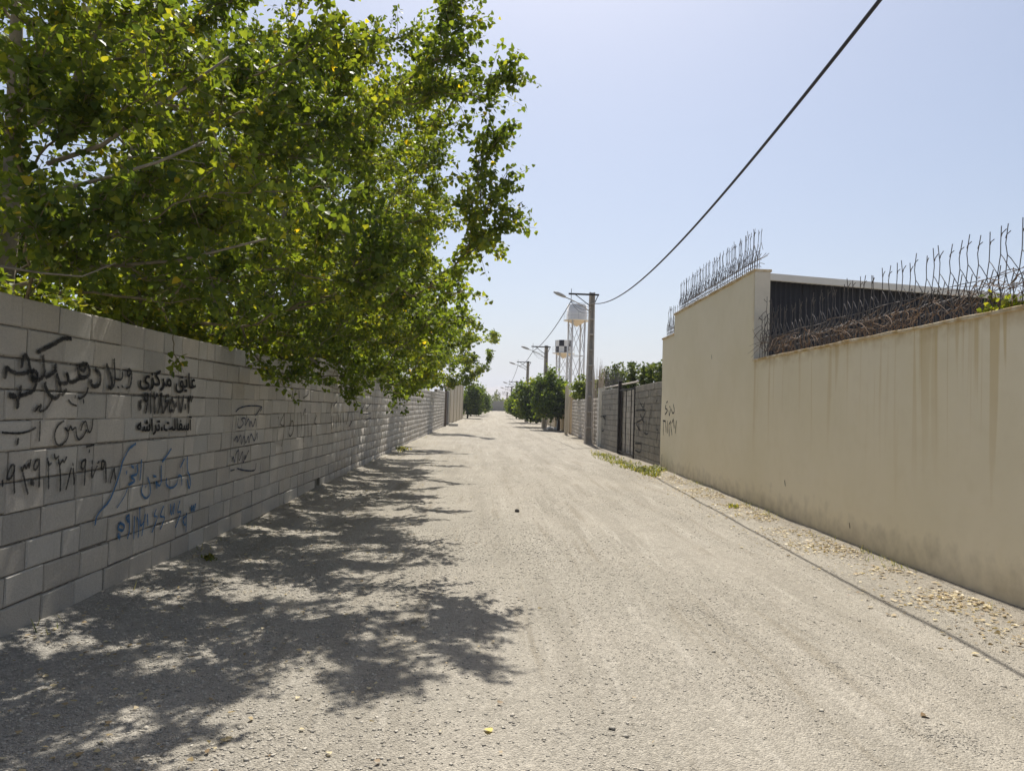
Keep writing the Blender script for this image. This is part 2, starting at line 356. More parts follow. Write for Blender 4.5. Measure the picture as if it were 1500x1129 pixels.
def lay_blocks(A, B, ncf, parent, variants, jmat, limit, skip=None, L=.418, MOD=.207, base=-.03, side=1, seed=3):
    """running-bond courses of blocks along plan line A->B; front faces to the +side normal"""
    r = np.random.default_rng(seed); A = np.array(A, float); B = np.array(B, float); d = B-A; Lw = np.linalg.norm(d); d /= Lw
    nrm = np.array([d[1], -d[0]])*side          # towards the road
    ang = math.atan2(d[1], d[0]) if side > 0 else math.atan2(-d[1], -d[0])
    items = []
    maxc = max(ncf(A[1]+t*(B[1]-A[1])) for t in np.linspace(0, 1, 60))
    for c in range(maxc):
        s = -(c % 2)*L*.5-r.uniform(0, .12); ph = r.uniform(0, 6); zj = r.normal(0, .0025)
        while s < Lw:
            ln = L*r.choice([1, 1, 1, 1.06, .95, .55, 1.12], p=[.3, .2, .15, .1, .1, .1, .05]); a = max(s, 0); b = min(s+ln-.010, Lw); s += ln
            if b-a < .06: continue
            m = (a+b)/2; P = A+d*m
            if c >= ncf(P[1]): continue
            if skip and skip(P, c): continue
            z = base+T(P[1])+(c+.5)*MOD+zj+r.normal(0, .002)+.006*math.sin(m*.9+ph*.3)
            items.append((math.hypot(P[0], P[1]) if P[1] > 4.2 else 900+abs(P[1]), P, z, b-a, r.uniform(-.006, .003), r.normal(0, .006), r.random(), r.integers(len(variants))))
    items.sort(key=lambda t: t[0]); jn = []
    for k, (ds, P, z, ln, of, tl, rd, vi) in enumerate(items):
        Q = P+nrm*of
        if k < limit:
            o = put('block', variants[vi], None); o.parent = parent
            o.location = Vector((Q[0], Q[1], z))-Vector(parent.location); o.rotation_euler = (r.normal(0, .004), tl*.5, ang+tl); o.scale = (ln/.4, 1, 1)
        else:
            ca, sa = math.cos(ang+tl), math.sin(ang+tl)
            co = np.array([v.co[:] for v in variants[vi].vertices]); x = co[:, 0]*ln/.4; y = co[:, 1]
            jn.append((np.stack([Q[0]+x*ca-y*sa, Q[1]+x*sa+y*ca, z+co[:, 2]], -1), rd))
    if jn:
        Fq = np.array([p.vertices[:] for p in variants[0].polygons]); n = len(jn)
        V = np.concatenate([j[0] for j in jn]); Fc = (Fq[None]+(np.arange(n)*12)[:, None, None]).reshape(-1, 4)
        o = put('blocks', mesh_np('blocks', V, Fc, jmat, False, np.repeat([j[1] for j in jn], len(Fq))), parent); o['kind'] = 'stuff'
    return nrm
def core(A, B, parent, z0, z1, inset=.019, th=.16, side=1, name='mortar'):
    A = np.array(A); B = np.array(B); d = (B-A)/np.linalg.norm(B-A); n = np.array([d[1], -d[0]])*side
    p = [A-n*inset, B-n*inset, B-n*(inset+th), A-n*(inset+th)]
    if side > 0: p = p[::-1]
    zz = [T(q[1]) for q in p]
    return MB().prism(p, [z0+t for t in zz] if z0 > -.5 else [z0+t for t in zz], [z1+t for t in zz]).build(name, M_mortar, parent)

LA, LB = np.array([-3.143, -3.0]), np.array([-2.74, 55.0])
def lc(y): return LA+(LB-LA)*(y-LA[1])/(LB[1]-LA[1])
LBk = [(-3.0, 13.4, 11), (13.4, 21.2, 12), (21.2, 33, 11), (33, 46, 12), (46, 55, 13)]
def nleft(y):
    for a, b, n in LBk:
        if y < b: return n
    return 13
HY = 13.82
wallL = empty('block_wall', (LA[0], LA[1], 0), 'long grey concrete block wall covered in black and blue graffiti below the poplars', 'wall')
lay_blocks(LA, LB, nleft, wallL, BV, M_blockj, 300, skip=lambda P, c: c == 0 and abs(P[1]-HY) < .2, seed=5)
for a, b, n in LBk:
    zt = -.03+n*.207-.012
    if a < HY < b:
        core(lc(a), lc(HY-.1), wallL, -.3, zt); core(lc(HY+.1), lc(b), wallL, -.3, zt); core(lc(HY-.1), lc(HY+.1), wallL, .19, zt)
    else: core(lc(a), lc(b), wallL, -.3, zt)
MB().box(-3.2, -3.045, HY-.33, HY-.1, -.1, .165).build('block', M_blockd, wallL); MB().box(-3.2, -3.04, HY+.1, HY+.3, -.1, .165).build('block', M_blockd, wallL)

r = np.random.default_rng(71); Vm = []; Fm = []; Oc = np.array([(1, 0, 0), (-1, 0, 0), (0, 1, 0), (0, -1, 0), (0, 0, 1), (0, 0, -1)], float); Of = [(0, 2, 4), (2, 1, 4), (1, 3, 4), (3, 0, 4), (2, 0, 5), (1, 2, 5), (3, 1, 5), (0, 3, 5)]
for k in range(2600):
    y = 3.6+22*r.random()**1.6; c = r.integers(1, 11); P = lc(y); z = -.03+T(y)+c*.207+r.normal(0, .004)-.002; n_ = len(Vm)*6
    if r.random() < .12: z += r.uniform(-.09, .09)
    hl, hh_, dd = r.uniform(.006, .045), r.uniform(.003, .009), r.uniform(.004, .012)
    Vm.append(np.array([(P[0]-.012+v[0]*dd, y+v[1]*hl, z+v[2]*hh_) for v in Oc*r.uniform(.6, 1.2, (6, 1))])); Fm += [tuple(n_+i for i in f) for f in Of]
o = put('mortar_squeeze', mesh_np('mortar_squeeze', np.concatenate(Vm), np.array(Fm), simple('dry_mortar', (.33, .31, .265), .97, .25, 30, .8)), wallL); o['kind'] = 'stuff'
# graffiti: traced strokes laid on the wall plane
def strokes(parent, plane, reg, sc, width, lines, mat, label, lift=.014, name='graffiti'):
    A, B, nrm = plane; V = []; Fc = []; E = []
    for ln in lines:
        w = width
        if isinstance(ln, tuple) and not isinstance(ln[0], tuple): w, ln = ln
        P = [np.array(onw(reg[0]+x/sc, reg[1]+y/sc, A, B)) for x, y in ln]
        if len(P) == 1: P = [P[0]+np.array([0, 0, .006]), P[0]-np.array([0, 0, .006])]
        # smooth by Catmull-Rom
        Q = []; n = len(P)
        for i in range(n-1):
            p0, p1, p2, p3 = P[max(i-1, 0)], P[i], P[i+1], P[min(i+2, n-1)]
            for t in np.linspace(0, 1, 6, endpoint=False):
                Q.append(.5*((2*p1)+(-p0+p2)*t+(2*p0-5*p1+4*p2-p3)*t*t+(-p0+3*p1-3*p2+p3)*t**3))
        Q.append(P[-1]); Q = np.array(Q)
        scale = np.linalg.norm(Q[0]-CP)/F/sc; hw = w*scale*.62
        d0 = Q[1]-Q[0]; d0 /= np.linalg.norm(d0)+1e-9; d1 = Q[-1]-Q[-2]; d1 /= np.linalg.norm(d1)+1e-9
        Q = np.concatenate([[Q[0]-d0*hw*.8], Q, [Q[-1]+d1*hw*.8]])
        tg = np.gradient(Q, axis=0); n3 = np.array([nrm[0], nrm[1], 0]); sd = np.cross(tg, n3); sd /= np.linalg.norm(sd, axis=1)[:, None]+1e-9
        b = len(V); m = len(Q)
        for i in range(m):
            k = hw*(1+.12*math.sin(i*1.7)); cc = Q[i]+n3*lift+n3*.0012*(len(Fc) % 3); e = 0 if i in (0, m-1) else 1
            V += [cc-sd[i]*k, cc, cc+sd[i]*k]; E += [0, e, 0]
        for i in range(m-1):
            for j in (0, 1): Fc.append((b+i*3+j, b+i*3+j+1, b+i*3+j+4, b+i*3+j+3))
    me = mesh_np(name, np.array(V), np.array(Fc), mat); a = me.attributes.new('edge', 'FLOAT', 'POINT'); a.data.foreach_set('value', np.array(E, np.float32))
    o = put(name, me, parent); o['label'] = label; return o
nl = (LB-LA)/np.linalg.norm(LB-LA); NL = np.array([nl[1], -nl[0]]); PL = (LA, LB, NL)
strokes(wallL, PL, (0, 480), 7.5, 42, [
 [(760,120),(680,120),(580,175),(480,225),(395,268)], [(215,425),(225,340),(255,300),(285,345),(300,420),(320,480)],
 [(30,545),(40,480),(50,435),(90,470),(160,500),(240,500),(310,480),(350,470)], [(350,470),(385,500),(375,550),(335,545),(325,510),(350,470)],
 [(385,500),(375,600),(340,690),(270,725),(200,740),(200,680),(200,650)], [(200,740),(170,790),(170,840),(165,875)], (60, [(90,745),(145,750)]),
 [(450,310),(455,400),(465,490),(440,545),(385,580),(330,570)], [(600,520),(625,590),(640,680),(610,760),(565,770),(510,720),(475,650),(470,610)],
 [(585,410),(585,455)], (26, [(545,790),(500,870),(450,910),(410,910),(430,850),(400,870),(360,915)]), [(480,545),(545,505),(590,470)],
 [(640,610),(720,600),(715,500),(745,590),(800,590),(850,560),(900,550)], [(850,430),(835,480),(870,540),(930,540),(965,490),(945,420),(895,395),(850,430),(900,470),(930,390)],
 [(660,735),(700,680)], [(1030,460),(1075,500),(1085,580),(1060,635),(1010,645),(975,600),(985,580)], (28, [(945,660),(920,730),(870,770),(840,770)]),
 (20, [(800,770),(805,745)]), (20, [(735,795),(770,835),(820,855)]), (24, [(895,790),(898,825)]),
 [(1150,410),(1180,480),(1205,570),(1205,660),(1170,650)], (30, [(1235,350),(1240,430),(1245,540),(1230,640),(1190,670)]), (26, [(1245,560),(1300,570),(1325,540),(1325,490)]),
 (22, [(1270,650),(1285,655)]), (22, [(1320,640),(1335,650)]), (28, [(1420,500),(1390,530),(1380,490),(1400,455),(1425,490),(1425,560),(1410,640),(1370,665)])],
 M_pblack, 'thick black sprayed handwriting')
strokes(wallL, PL, (0, 590), 8.333, 24, [
 (24, [(0,360),(100,368),(220,368),(330,345),(410,300)]), (22, [(462,225),(460,340),(452,460)]), (36, [(190,440),(182,500)]),
 [(755,220),(690,270),(650,350),(645,430),(670,500),(715,515),(765,480),(800,430),(810,370),(790,320),(770,300),(810,340),(840,280),(860,330),(900,300),(910,380),(930,440),(960,440),(1000,400),(1035,330)],
 [(965,330),(985,260),(1025,230),(1050,330),(1075,355),(1100,300),(1110,200)], [(1030,535),(1120,510)], [(1070,575),(1068,600)]],
 M_pblack, 'thin black handwritten words')
strokes(wallL, PL, (0, 590), 8.333, 29, [
 [(145,760),(115,760),(75,840),(60,920),(100,920),(140,850),(150,760),(145,860),(145,980),(152,1090)], [(0,950),(5,1010)],
 [(230,790),(245,820),(270,760),(290,800),(320,740),(325,790),(345,700)], [(245,820),(270,920),(290,1020),(315,1105)], (66, [(355,965),(375,970)]),
 [(450,690),(410,700),(380,780),(400,815),(440,760),(450,690),(450,850),(448,1020)], [(555,680),(575,750),(600,735)], [(565,720),(565,880),(567,1040)],
 [(635,630),(650,680),(690,650)], [(690,690),(705,750),(740,700),(760,720),(790,660)], [(700,760),(712,900),(710,1070)],
 [(840,800),(810,930),(780,1050)], [(870,800),(880,900),(880,990)], [(860,745),(870,755)], [(1020,690),(975,720),(965,790),(1000,800),(1020,690),(1012,850),(1005,995)],
 [(1100,780),(1100,910),(1150,800),(1165,770)], [(1100,710),(1105,740)], [(1170,735),(1180,715)], [(1265,720),(1225,710),(1215,790),(1240,800),(1265,720),(1272,850),(1275,960)],
 [(1370,800),(1340,900),(1325,970)], [(1370,800),(1385,930)]], M_pblack, 'row of black handwritten numerals')
strokes(wallL, PL, (130, 630), 6.64, 22, [
 (24, [(440,130),(380,180),(340,250),(310,310),(290,400),(240,550),(180,690),(100,780),(60,840),(45,915)]), (13, [(360,560),(330,640),(260,750)]),
 [(495,290),(490,380),(480,480)], (26, [(455,340),(455,420),(400,450),(430,490),(375,530)]), (26, [(400,350),(420,360)]), [(350,400),(352,420)],
 [(505,540),(500,610),(540,660),(580,620),(580,530),(560,460)], [(540,545)], [(785,180),(740,250),(700,305)],
 [(690,350),(690,430),(690,500),(670,540),(640,500),(650,560)], [(615,445),(640,450)], [(740,470),(740,530),(790,560),(840,520),(860,440),(885,450),(890,530)],
 [(915,280),(880,360)], [(945,260),(945,380),(965,440),(975,520),(960,560),(945,480)]], M_pblue, 'blue sprayed handwriting')
strokes(wallL, PL, (130, 630), 6.64, 20, [
 (26, [(290,900),(270,950),(310,975),(330,930),(290,900)]), [(375,820),(350,850),(370,890),(375,820),(380,960),(360,1050)], [(425,840),(420,1050)], [(455,850),(470,900),(465,1040)],
 [(480,750),(485,920),(520,890)], [(530,820),(500,1020)], [(555,820),(560,920)], [(640,770),(620,830),(650,850),(600,990)], [(710,740),(680,830),(720,850),(680,960)],
 [(780,720),(790,820),(820,710),(810,810)], [(870,690),(850,790),(880,800),(830,940)], [(930,830),(900,870),(925,920),(935,800),(930,980)],
 (30, [(985,740),(990,780),(1005,740),(1010,780),(1025,720)]), (46, [(270,1020),(285,1040)])], M_pblue, 'blue handwritten numerals')
strokes(wallL, PL, (320, 570), 6.25, 14, [
 [(150,205),(190,170),(280,152),(385,160),(375,200)], [(385,160),(330,240)], [(100,745),(135,735)], [(165,725),(230,742),(320,740),(335,680)], (8, [(125,240),(110,400),(95,620)]),
 [(170,270),(165,340),(190,350),(215,310),(200,270),(235,270),(235,330),(265,270),(275,340),(285,290),(305,340),(330,270),(335,340)],
 [(135,470),(160,430),(165,480),(195,420),(200,500),(225,430),(240,490),(265,430),(270,490),(290,410),(320,470),(345,400),(345,460)],
 [(110,660),(125,620),(140,670),(145,600),(175,560),(180,650),(210,570),(215,670),(240,600),(235,640),(265,560)],
 (9, [(1300,150),(1310,180),(1340,130),(1350,180),(1390,130)]), (9, [(1320,230),(1390,220)]), (9, [(1330,290),(1390,260)])], M_pnavy, 'blue black framed three line notice')
strokes(wallL, PL, (320, 570), 6.25, 14, [
 [(595,220),(560,310),(590,330),(595,230),(590,400),(570,520)], [(540,260)], [(660,290),(635,390),(650,430),(675,380),(675,300),(660,290)], [(720,220),(715,440)], [(745,210),(755,300),(745,430)],
 [(765,240),(790,190),(770,480)], [(810,230),(815,440)], [(850,330),(840,480)], [(890,240),(870,300),(885,320)], (19, [(1030,250),(1030,360)]), (19, [(1050,250),(1045,350)]), (19, [(1070,240),(1070,345)]),
 (19, [(1095,235),(1090,330)]), (19, [(1110,230),(1110,320)]), (19, [(1135,220),(1140,310)]), [(1190,210),(1165,320)], [(1215,200),(1220,280),(1190,340)], [(1025,170),(1035,130)], [(1050,150),(1080,110)],
 [(1245,140),(1250,180)], [(665,20),(680,80),(700,10)], [(730,20),(735,80)], [(770,80),(810,50),(820,10)]], M_pfaint, 'thin dark sprayed numerals under hanging leaves')
# stencilled three-line notice: built-in font outlines laid on the wall
q = NT('stencil_paint', .85, .1); p = q.pos(); n = q.noise(p, 60, 3, .7); q.b.inputs['Base Color'].default_value = (.025, .025, .025, 1); q.l(q.rng(n, .25, .42, .55, .97), q.b.inputs['Alpha']); M_sten = q.m
def stencil(text, corners, reg, sc, label, bold=.018):
    cu = bpy.data.curves.new('stencil', 'FONT'); cu.body = text; cu.offset = bold; cu.resolution_u = 3
    o = bpy.data.objects.new('stencil', cu); COL.objects.link(o); bpy.context.view_layer.update()
    me0 = o.to_mesh(); co = np.array([v.co[:2] for v in me0.vertices]); Fc = [p.vertices[:] for p in me0.polygons]; o.to_mesh_clear()
    bpy.data.objects.remove(o); bpy.data.curves.remove(cu)
    lo, hi = co.min(0), co.max(0); st = (co-lo)/(hi-lo)
    c = [np.array(onw(reg[0]+x/sc, reg[1]+y/sc, LA, LB)) for x, y in corners]     # tl, tr, br, bl
    V = []; Fc0 = Fc; Fc = []; em = .0055
    for kk, (dx, dz) in enumerate([(0, 0), (1, 0), (-1, 0), (0, 1), (0, -1), (.7, .7), (-.7, .7), (.7, -.7), (-.7, -.7)]):
      Fc += [tuple(i+kk*len(st) for i in f) for f in Fc0]
      for s, t in st:
        P = (c[3]*(1-s)+c[2]*s)*(1-t)+(c[0]*(1-s)+c[1]*s)*t; V.append(P+np.array([NL[0], NL[1], 0])*(.014+.0005*kk)+np.array([0, dx*em, dz*em]))
    me = bpy.data.meshes.new('stencil_line'); me.from_pydata([tuple(v) for v in V], [], Fc); me.update(); me.materials.append(M_sten)
    o = put('stencil_line', me, wallL); o['label'] = label
Zr = (180, 520)
stencil(''.join(chr(c) for c in [0xFBFC, 0xFEB0, 0xFB90, 0xFEAE, 0xFEE3, 0x20, 0xFED6, 0xFBFE, 0xFE8E, 0xFECB]), [(155, 135), (738, 195), (738, 400), (155, 365)], Zr, 7.056, 'first line of black stencilled notice', .0)
strokes(wallL, PL, Zr, 7.056, 36, [(54, [(165,485),(165,550)]), [(236,402),(208,415),(206,460),(234,466),(238,402),(237,480),(222,590)], [(268,400),(270,590)], [(305,395),(314,442),(342,405)], [(312,440),(312,595)],
 [(383,402),(367,500),(345,595)], [(377,402),(386,500),(392,595)], [(456,418),(428,430),(426,474),(458,482),(432,530),(405,595)], [(490,450),(466,520),(470,578),(489,575),(508,578),(512,520),(490,450)], (36, [(535,498),(535,532)]),
 [(560,430),(584,590),(612,425)], (36, [(630,518),(630,552)]), [(663,440),(670,472),(684,437),(694,470),(706,430)], [(668,465),(665,590)]], M_pblack, 'second line of black stencilled notice, numerals', name='stencil_line')
stencil(''.join(chr(c) for c in [0xFEEA, 0xFEB7, 0xFE8D, 0xFEAE, 0xFE97, 0x60C, 0xFE96, 0xFEDF, 0xFE8E, 0xFED4, 0xFEB3, 0xFE81]), [(130, 640), (695, 632), (695, 810), (130, 825)], Zr, 7.056, 'third line of black stencilled notice', .0)

# ------------------------------------------------------------------ cream wall on the right
RA, RB = np.array([4.371, -3.0]), np.array([5.11, 20.1])
def rc(y, off=0.0): return RA+(RB-RA)*(y-RA[1])/(RB[1]-RA[1])+np.array([1, 0])*off
YP = 12.66; TH = .27; ZL, ZH, ZS, YS = 2.60, 4.22, 3.70, 18.75
wallR = empty('plaster_wall', (RA[0], RA[1], 0), 'cream plastered wall with yellow rust runs, one end raised, spiked on top', 'wall')
def wseg(name, y0, y1, z0, z1, mat, o0=0, o1=TH, par=None, bev=.012):
    return MB().prism([rc(y0, o0), rc(y0, o1), rc(y1, o1), rc(y1, o0)], z0, z1).build(name, mat, par or wallR, bevel=bev)
# body of low wall, with gentle waviness of the plaster
def wavy(name, y0, y1, z0, z1, mat):
    ny = int((y1-y0)/.12)+2; nz = int((z1-z0)/.15)+2; yy = np.linspace(y0, y1, ny); zz = np.linspace(z0, z1, nz)
    Yg, Zg = np.meshgrid(yy, zz, indexing='ij'); Xg = RA[0]+(RB[0]-RA[0])*(Yg-RA[1])/(RB[1]-RA[1])-.002+.004*np.sin(Yg*1.7+Zg*2.1)+.003*np.sin(Yg*4.1-Zg*3+1)
    V = np.stack([Xg, Yg, Zg], -1).reshape(-1, 3); i, j = np.meshgrid(np.arange(ny-1), np.arange(nz-1), indexing='ij'); b = (i*nz+j).ravel()
    return V, np.stack([b, b+1, b+nz+1, b+nz], 1)
def wallbody(name, y0, y1, z0, z1):
    V, Fc = wavy(name, y0, y1, z0, z1, None); m = MB(); m.add(V, Fc.tolist()); m.prism([rc(y0, .006), rc(y0, TH), rc(y1, TH), rc(y1, .006)], z0, z1-.001)
    return m.build(name, M_cream, wallR)
wallbody('wall', -3.0, YP, -.2, ZL); wallbody('raised_wall', YP+.002, YS, -.2, ZH); wallbody('stepped_wall', YS+.002, 20.1, -.2, ZS)
def coping(y0, y1, z0, z1, o0, o1):
    yy = np.linspace(y0, y1, int((y1-y0)/.35)+2); r = np.random.default_rng(int(abs(y0)*10)); j0 = r.normal(0, .004, len(yy)); jz = r.normal(0, .0035, len(yy)); P = [rc(y, o0+a) for y, a in zip(yy, j0)][::-1]+[rc(y, o1) for y in yy]; zz = [z1+a for a in jz][::-1]+[z1+a for a in jz]
    m = MB(); n = len(yy); F_ = rc; V = [(p[0], p[1], z0) for p in P]+[(p[0], p[1], z) for p, z in zip(P, zz)]; N = 2*n; Fc = [(i, (i+1) % N, N+(i+1) % N, N+i) for i in range(N)]
    for i in range(n-1): a, b, c, d = i, i+1, N-2-i, N-1-i; Fc += [(a, d, c, b), (N+a, N+b, N+c, N+d)]
    m.add(V, Fc).build('coping', M_cope, wallR, bevel=.006)
coping(-3.0, YP-.001, ZL, ZL+.035, -.025, TH+.02); coping(YP-.02, YS+.02, ZH, ZH+.05, -.03, TH+.03); coping(YS+.025, 20.12, ZS, ZS+.045, -.03, TH+.03)
wseg('end_pillar_face', YP-.012, YP+.001, ZL+.036, ZH-.002, M_post, -.006, TH+.004, bev=.003)
nr = (RB-RA)/np.linalg.norm(RB-RA); NR = np.array([-nr[1], nr[0]]); PR = (RA, RB, NR)
strokes(wallR, PR, (930, 560), 7.05, 17, [[(340,195),(330,210)], [(325,235),(318,265),(340,290),(315,330)], [(355,290),(360,340),(375,270)], [(400,230),(410,290),(395,320),(380,280)], [(362,250),(368,258)],
 [(295,395),(320,400)], [(297,395),(297,540)], [(320,400),(325,510)], [(340,400),(340,520)], [(355,430),(358,550)], [(370,400),(385,540)], [(400,380),(410,470)], [(430,400),(420,520)], [(357,430),(372,402)], [(385,420),(400,382)]], M_pblack, 'small black sprayed words on cream plaster', .008)
strokes(wallR, PR, (930, 560), 7.05, 14, [[(281,750),(281,820),(278,900)]], M_pfaint, 'dark vertical smear low on the wall', .008)
strokes(wallR, PR, (860, 500), 5.133, 9, [[(938,105),(940,130)]], M_pfaint, 'small dark scar on the plaster', .008)
for k, (u, v) in enumerate([(1150, 708), (1245, 770), (1292, 822)]):
    strokes(wallR, PR, (u, v), 1, 2.2, [[(0, -4), (1, 3)]], M_pfaint, 'small dark scar on the plaster', .008)

# antler-shaped security spikes
def spike_mesh(k, s=1.0):
    r = np.random.default_rng(50+k); j = lambda a=.008: r.normal(0, a); m = MB(); t = .0050
    o = j(.01)
    def rod(P, rr=t): m.tube([(p[0]*s, p[1]*s, p[2]*s) for p in P], rr, 4)
    rod([(j(), j(), .80+j(.015)), (.004, o, .64), (0, 0, .53), (.015, 0, .45), (.03, 0, .36)])
    rod([(0, 0, .53), (-.05, .004, .485), (-.10, .006, .42), (-.14, 0, .36)])
    rod([(0.002, o, .69), (-.026, o+.01, .715), (-.055, o+j(), .745+j())])
    rod([(.03, 0, .36), (-.005, j(), .27), (-.02, 0, .2), (-.015, 0, .09), (-.02, 0, -.03)])
    rod([(.03, 0, .36), (.075, j(), .26), (.10, 0, .17), (.085, 0, .08), (.08, 0, -.03)])
    rod([(.10, 0, .17), (.13, j(), .27), (.12, -.02, .40+j(.03))])
    # outward barbs
    rod([(-.02, 0, .2), (-.03, -.07, .25), (-.02+j(.02), -.15, .33+j(.03))]); rod([(-.03, -.07, .25), (-.07, -.12, .27)])
    rod([(.09, 0, .12), (.09, -.06, .16), (.10+j(.02), -.13, .15+j(.02))])
    me = m.mesh('spike', M_spike); return me
SPK = [spike_mesh(k) for k in range(7)]
def fence(label, pts, zb, group=None, step=.165, ang=None, sc=1., mul=None):
    A, B = map(np.array, pts); L = np.linalg.norm(B-A); d = (B-A)/L
    f = empty('spike_fence', (A[0], A[1], zb), label, 'spike fence', 'antler spike fences on walls')
    n = max(2, int(L/step))
    for k in range(n):
        P = A+d*(k+.5)*L/n; o = put('spike', SPK[rng.integers(7)], None); o.parent = f
        o.location = (P[0]-A[0], P[1]-A[1], 0); o.rotation_euler = (rng.normal(0, .025), rng.normal(0, .015), math.atan2(d[1], d[0])+math.pi); o.scale = (1, 1, sc*rng.uniform(.95, 1.05))
    m = MB()
    for zz, of in ((.355, .0), (.02, .0)):
        P = [(A[0]+d[0]*t-d[1]*of, A[1]+d[1]*t+d[0]*of, zb+zz*sc+.012*math.sin(t*5)) for t in np.linspace(0, L, max(3, int(L/.3)))]
        m.tube(P, .004, 4)
    m.build('rail_wire', M_spike, f); return f
fence('dark antler spike fence along the low cream wall, tangled in dry vine', (rc(12.5, .10), rc(.5, .10)), ZL+.035, step=.145)
fence('dark antler spike fence crowning the raised cream wall', (rc(18.6, .10), rc(12.72, .10)), ZH+.05, step=.115)
fence('short antler spike fence on the lower far step of cream wall', (rc(20.05, .10), rc(18.85, .10)), ZS+.045, step=.15)
# spikes clasping the pillar end face
pf = empty('spike_fence', (rc(YP-.1)[0]+.1, YP-.1, ZL+.035), 'short double tier of spikes against the pillar end face', 'spike fence', 'antler spike fences on walls')
for k, (dx, dz, sc) in enumerate([(-.02, 0, 1.), (.12, 0, 1.), (.05, .35, .95), (.14, .36, .9), (-.03, .3, .55)]):
    o = put('spike', SPK[k]); o.parent = pf; o.location = (dx, -.02-.01*k, dz); o.rotation_euler = (.06, 0, 0); o.scale = (1, 1, sc)

# dry vine tangled in the low fence
m = MB(); r = np.random.default_rng(11)
for k in range(170):
    y = r.uniform(5.6, 12.45); c = rc(y, .02+r.normal(0, .05)); z = ZL+.035+.21+.05*math.sin(y*1.3)+r.normal(0, .055)
    L = r.uniform(.12, .5); a = r.normal(0, .5); n = 6; P = []
    dirv = np.array([r.normal(0, .25), (1 if r.random() < .5 else -1)*math.cos(a), math.sin(a)*.6]); p = np.array([c[0], y, z]); cur = r.normal(0, .5, 3)
    for i in range(n):
        P.append(p.copy()); dirv = dirv+cur*.35+np.array([0, 0, -.06]); dirv /= np.linalg.norm(dirv); p = p+dirv*L/n
        p[2] = max(p[2], ZL+.06)
    m.tube(P, np.linspace(.005, .002, n), 3, False)
for k in range(150):
    y = r.uniform(5.2, 12.45); c = rc(y, .1+r.normal(0, .04)); h = r.uniform(.15, .32); P = [(c[0], y, ZL+.03)]
    for i in range(4): P.append((c[0]+r.normal(0, .03), y+r.normal(0, .04), ZL+.03+h*(i+1)/4))
    m.tube(P, .0035, 3, False)
tag(m.build('dry_vine', M_vine), 'brown dried vine stems tangled through the low wall spikes', 'vine', kind='stuff')

# ------------------------------------------------------------------ leaves and trees
LEAF = np.array([(0, .04, 0), (.30, 0, .04), (.49, .24, .07), (.33, .62, .03), (0, 1.05, -.08), (-.33, .62, .03), (-.49, .24, .07), (-.30, 0, .04)])
LF = np.array([(0, 1, 2, 3, 4), (0, 4, 5, 6, 7)]); NLV = 8
def leaf_frames(n, r, droop=.55, dirs=None):
    """random orthonormal frames: y = midrib direction (drooping), z = blade normal"""
    d = r.normal(0, 1, (n, 3)); 
    if dirs is not None: d = d*.75+dirs
    d[:, 2] -= droop; d /= np.linalg.norm(d, axis=1)[:, None]
    nn = r.normal(0, .75, (n, 3)); nn[:, 2] += .75; nn -= d*(nn*d).sum(1)[:, None]; nn /= np.linalg.norm(nn, axis=1)[:, None]+1e-9
    return np.cross(d, nn), d, nn
def leaves_mesh(P, size, r, rndv, name, mat, dirs=None, droop=.55):
    n = len(P); X, Y, Z = leaf_frames(n, r, droop, dirs); s = np.asarray(size)
    V = (LEAF[None, :, 0:1]*X[:, None]+LEAF[None, :, 1:2]*Y[:, None]+LEAF[None, :, 2:3]*Z[:, None])*s[:, None, None]+P[:, None]
    Fc = (LF[None]+(np.arange(n)*NLV)[:, None, None]).reshape(-1, 5)
    return mesh_np(name, V.reshape(-1, 3), Fc, mat, False, np.repeat(rndv, 2)), (X, Y, Z)
def bez(p0, p1, p2, n):
    t = np.linspace(0, 1, n)[:, None]; return p0*(1-t)**2+2*p1*t*(1-t)+p2*t*t
def unit(v): return v/(np.linalg.norm(v)+1e-9)

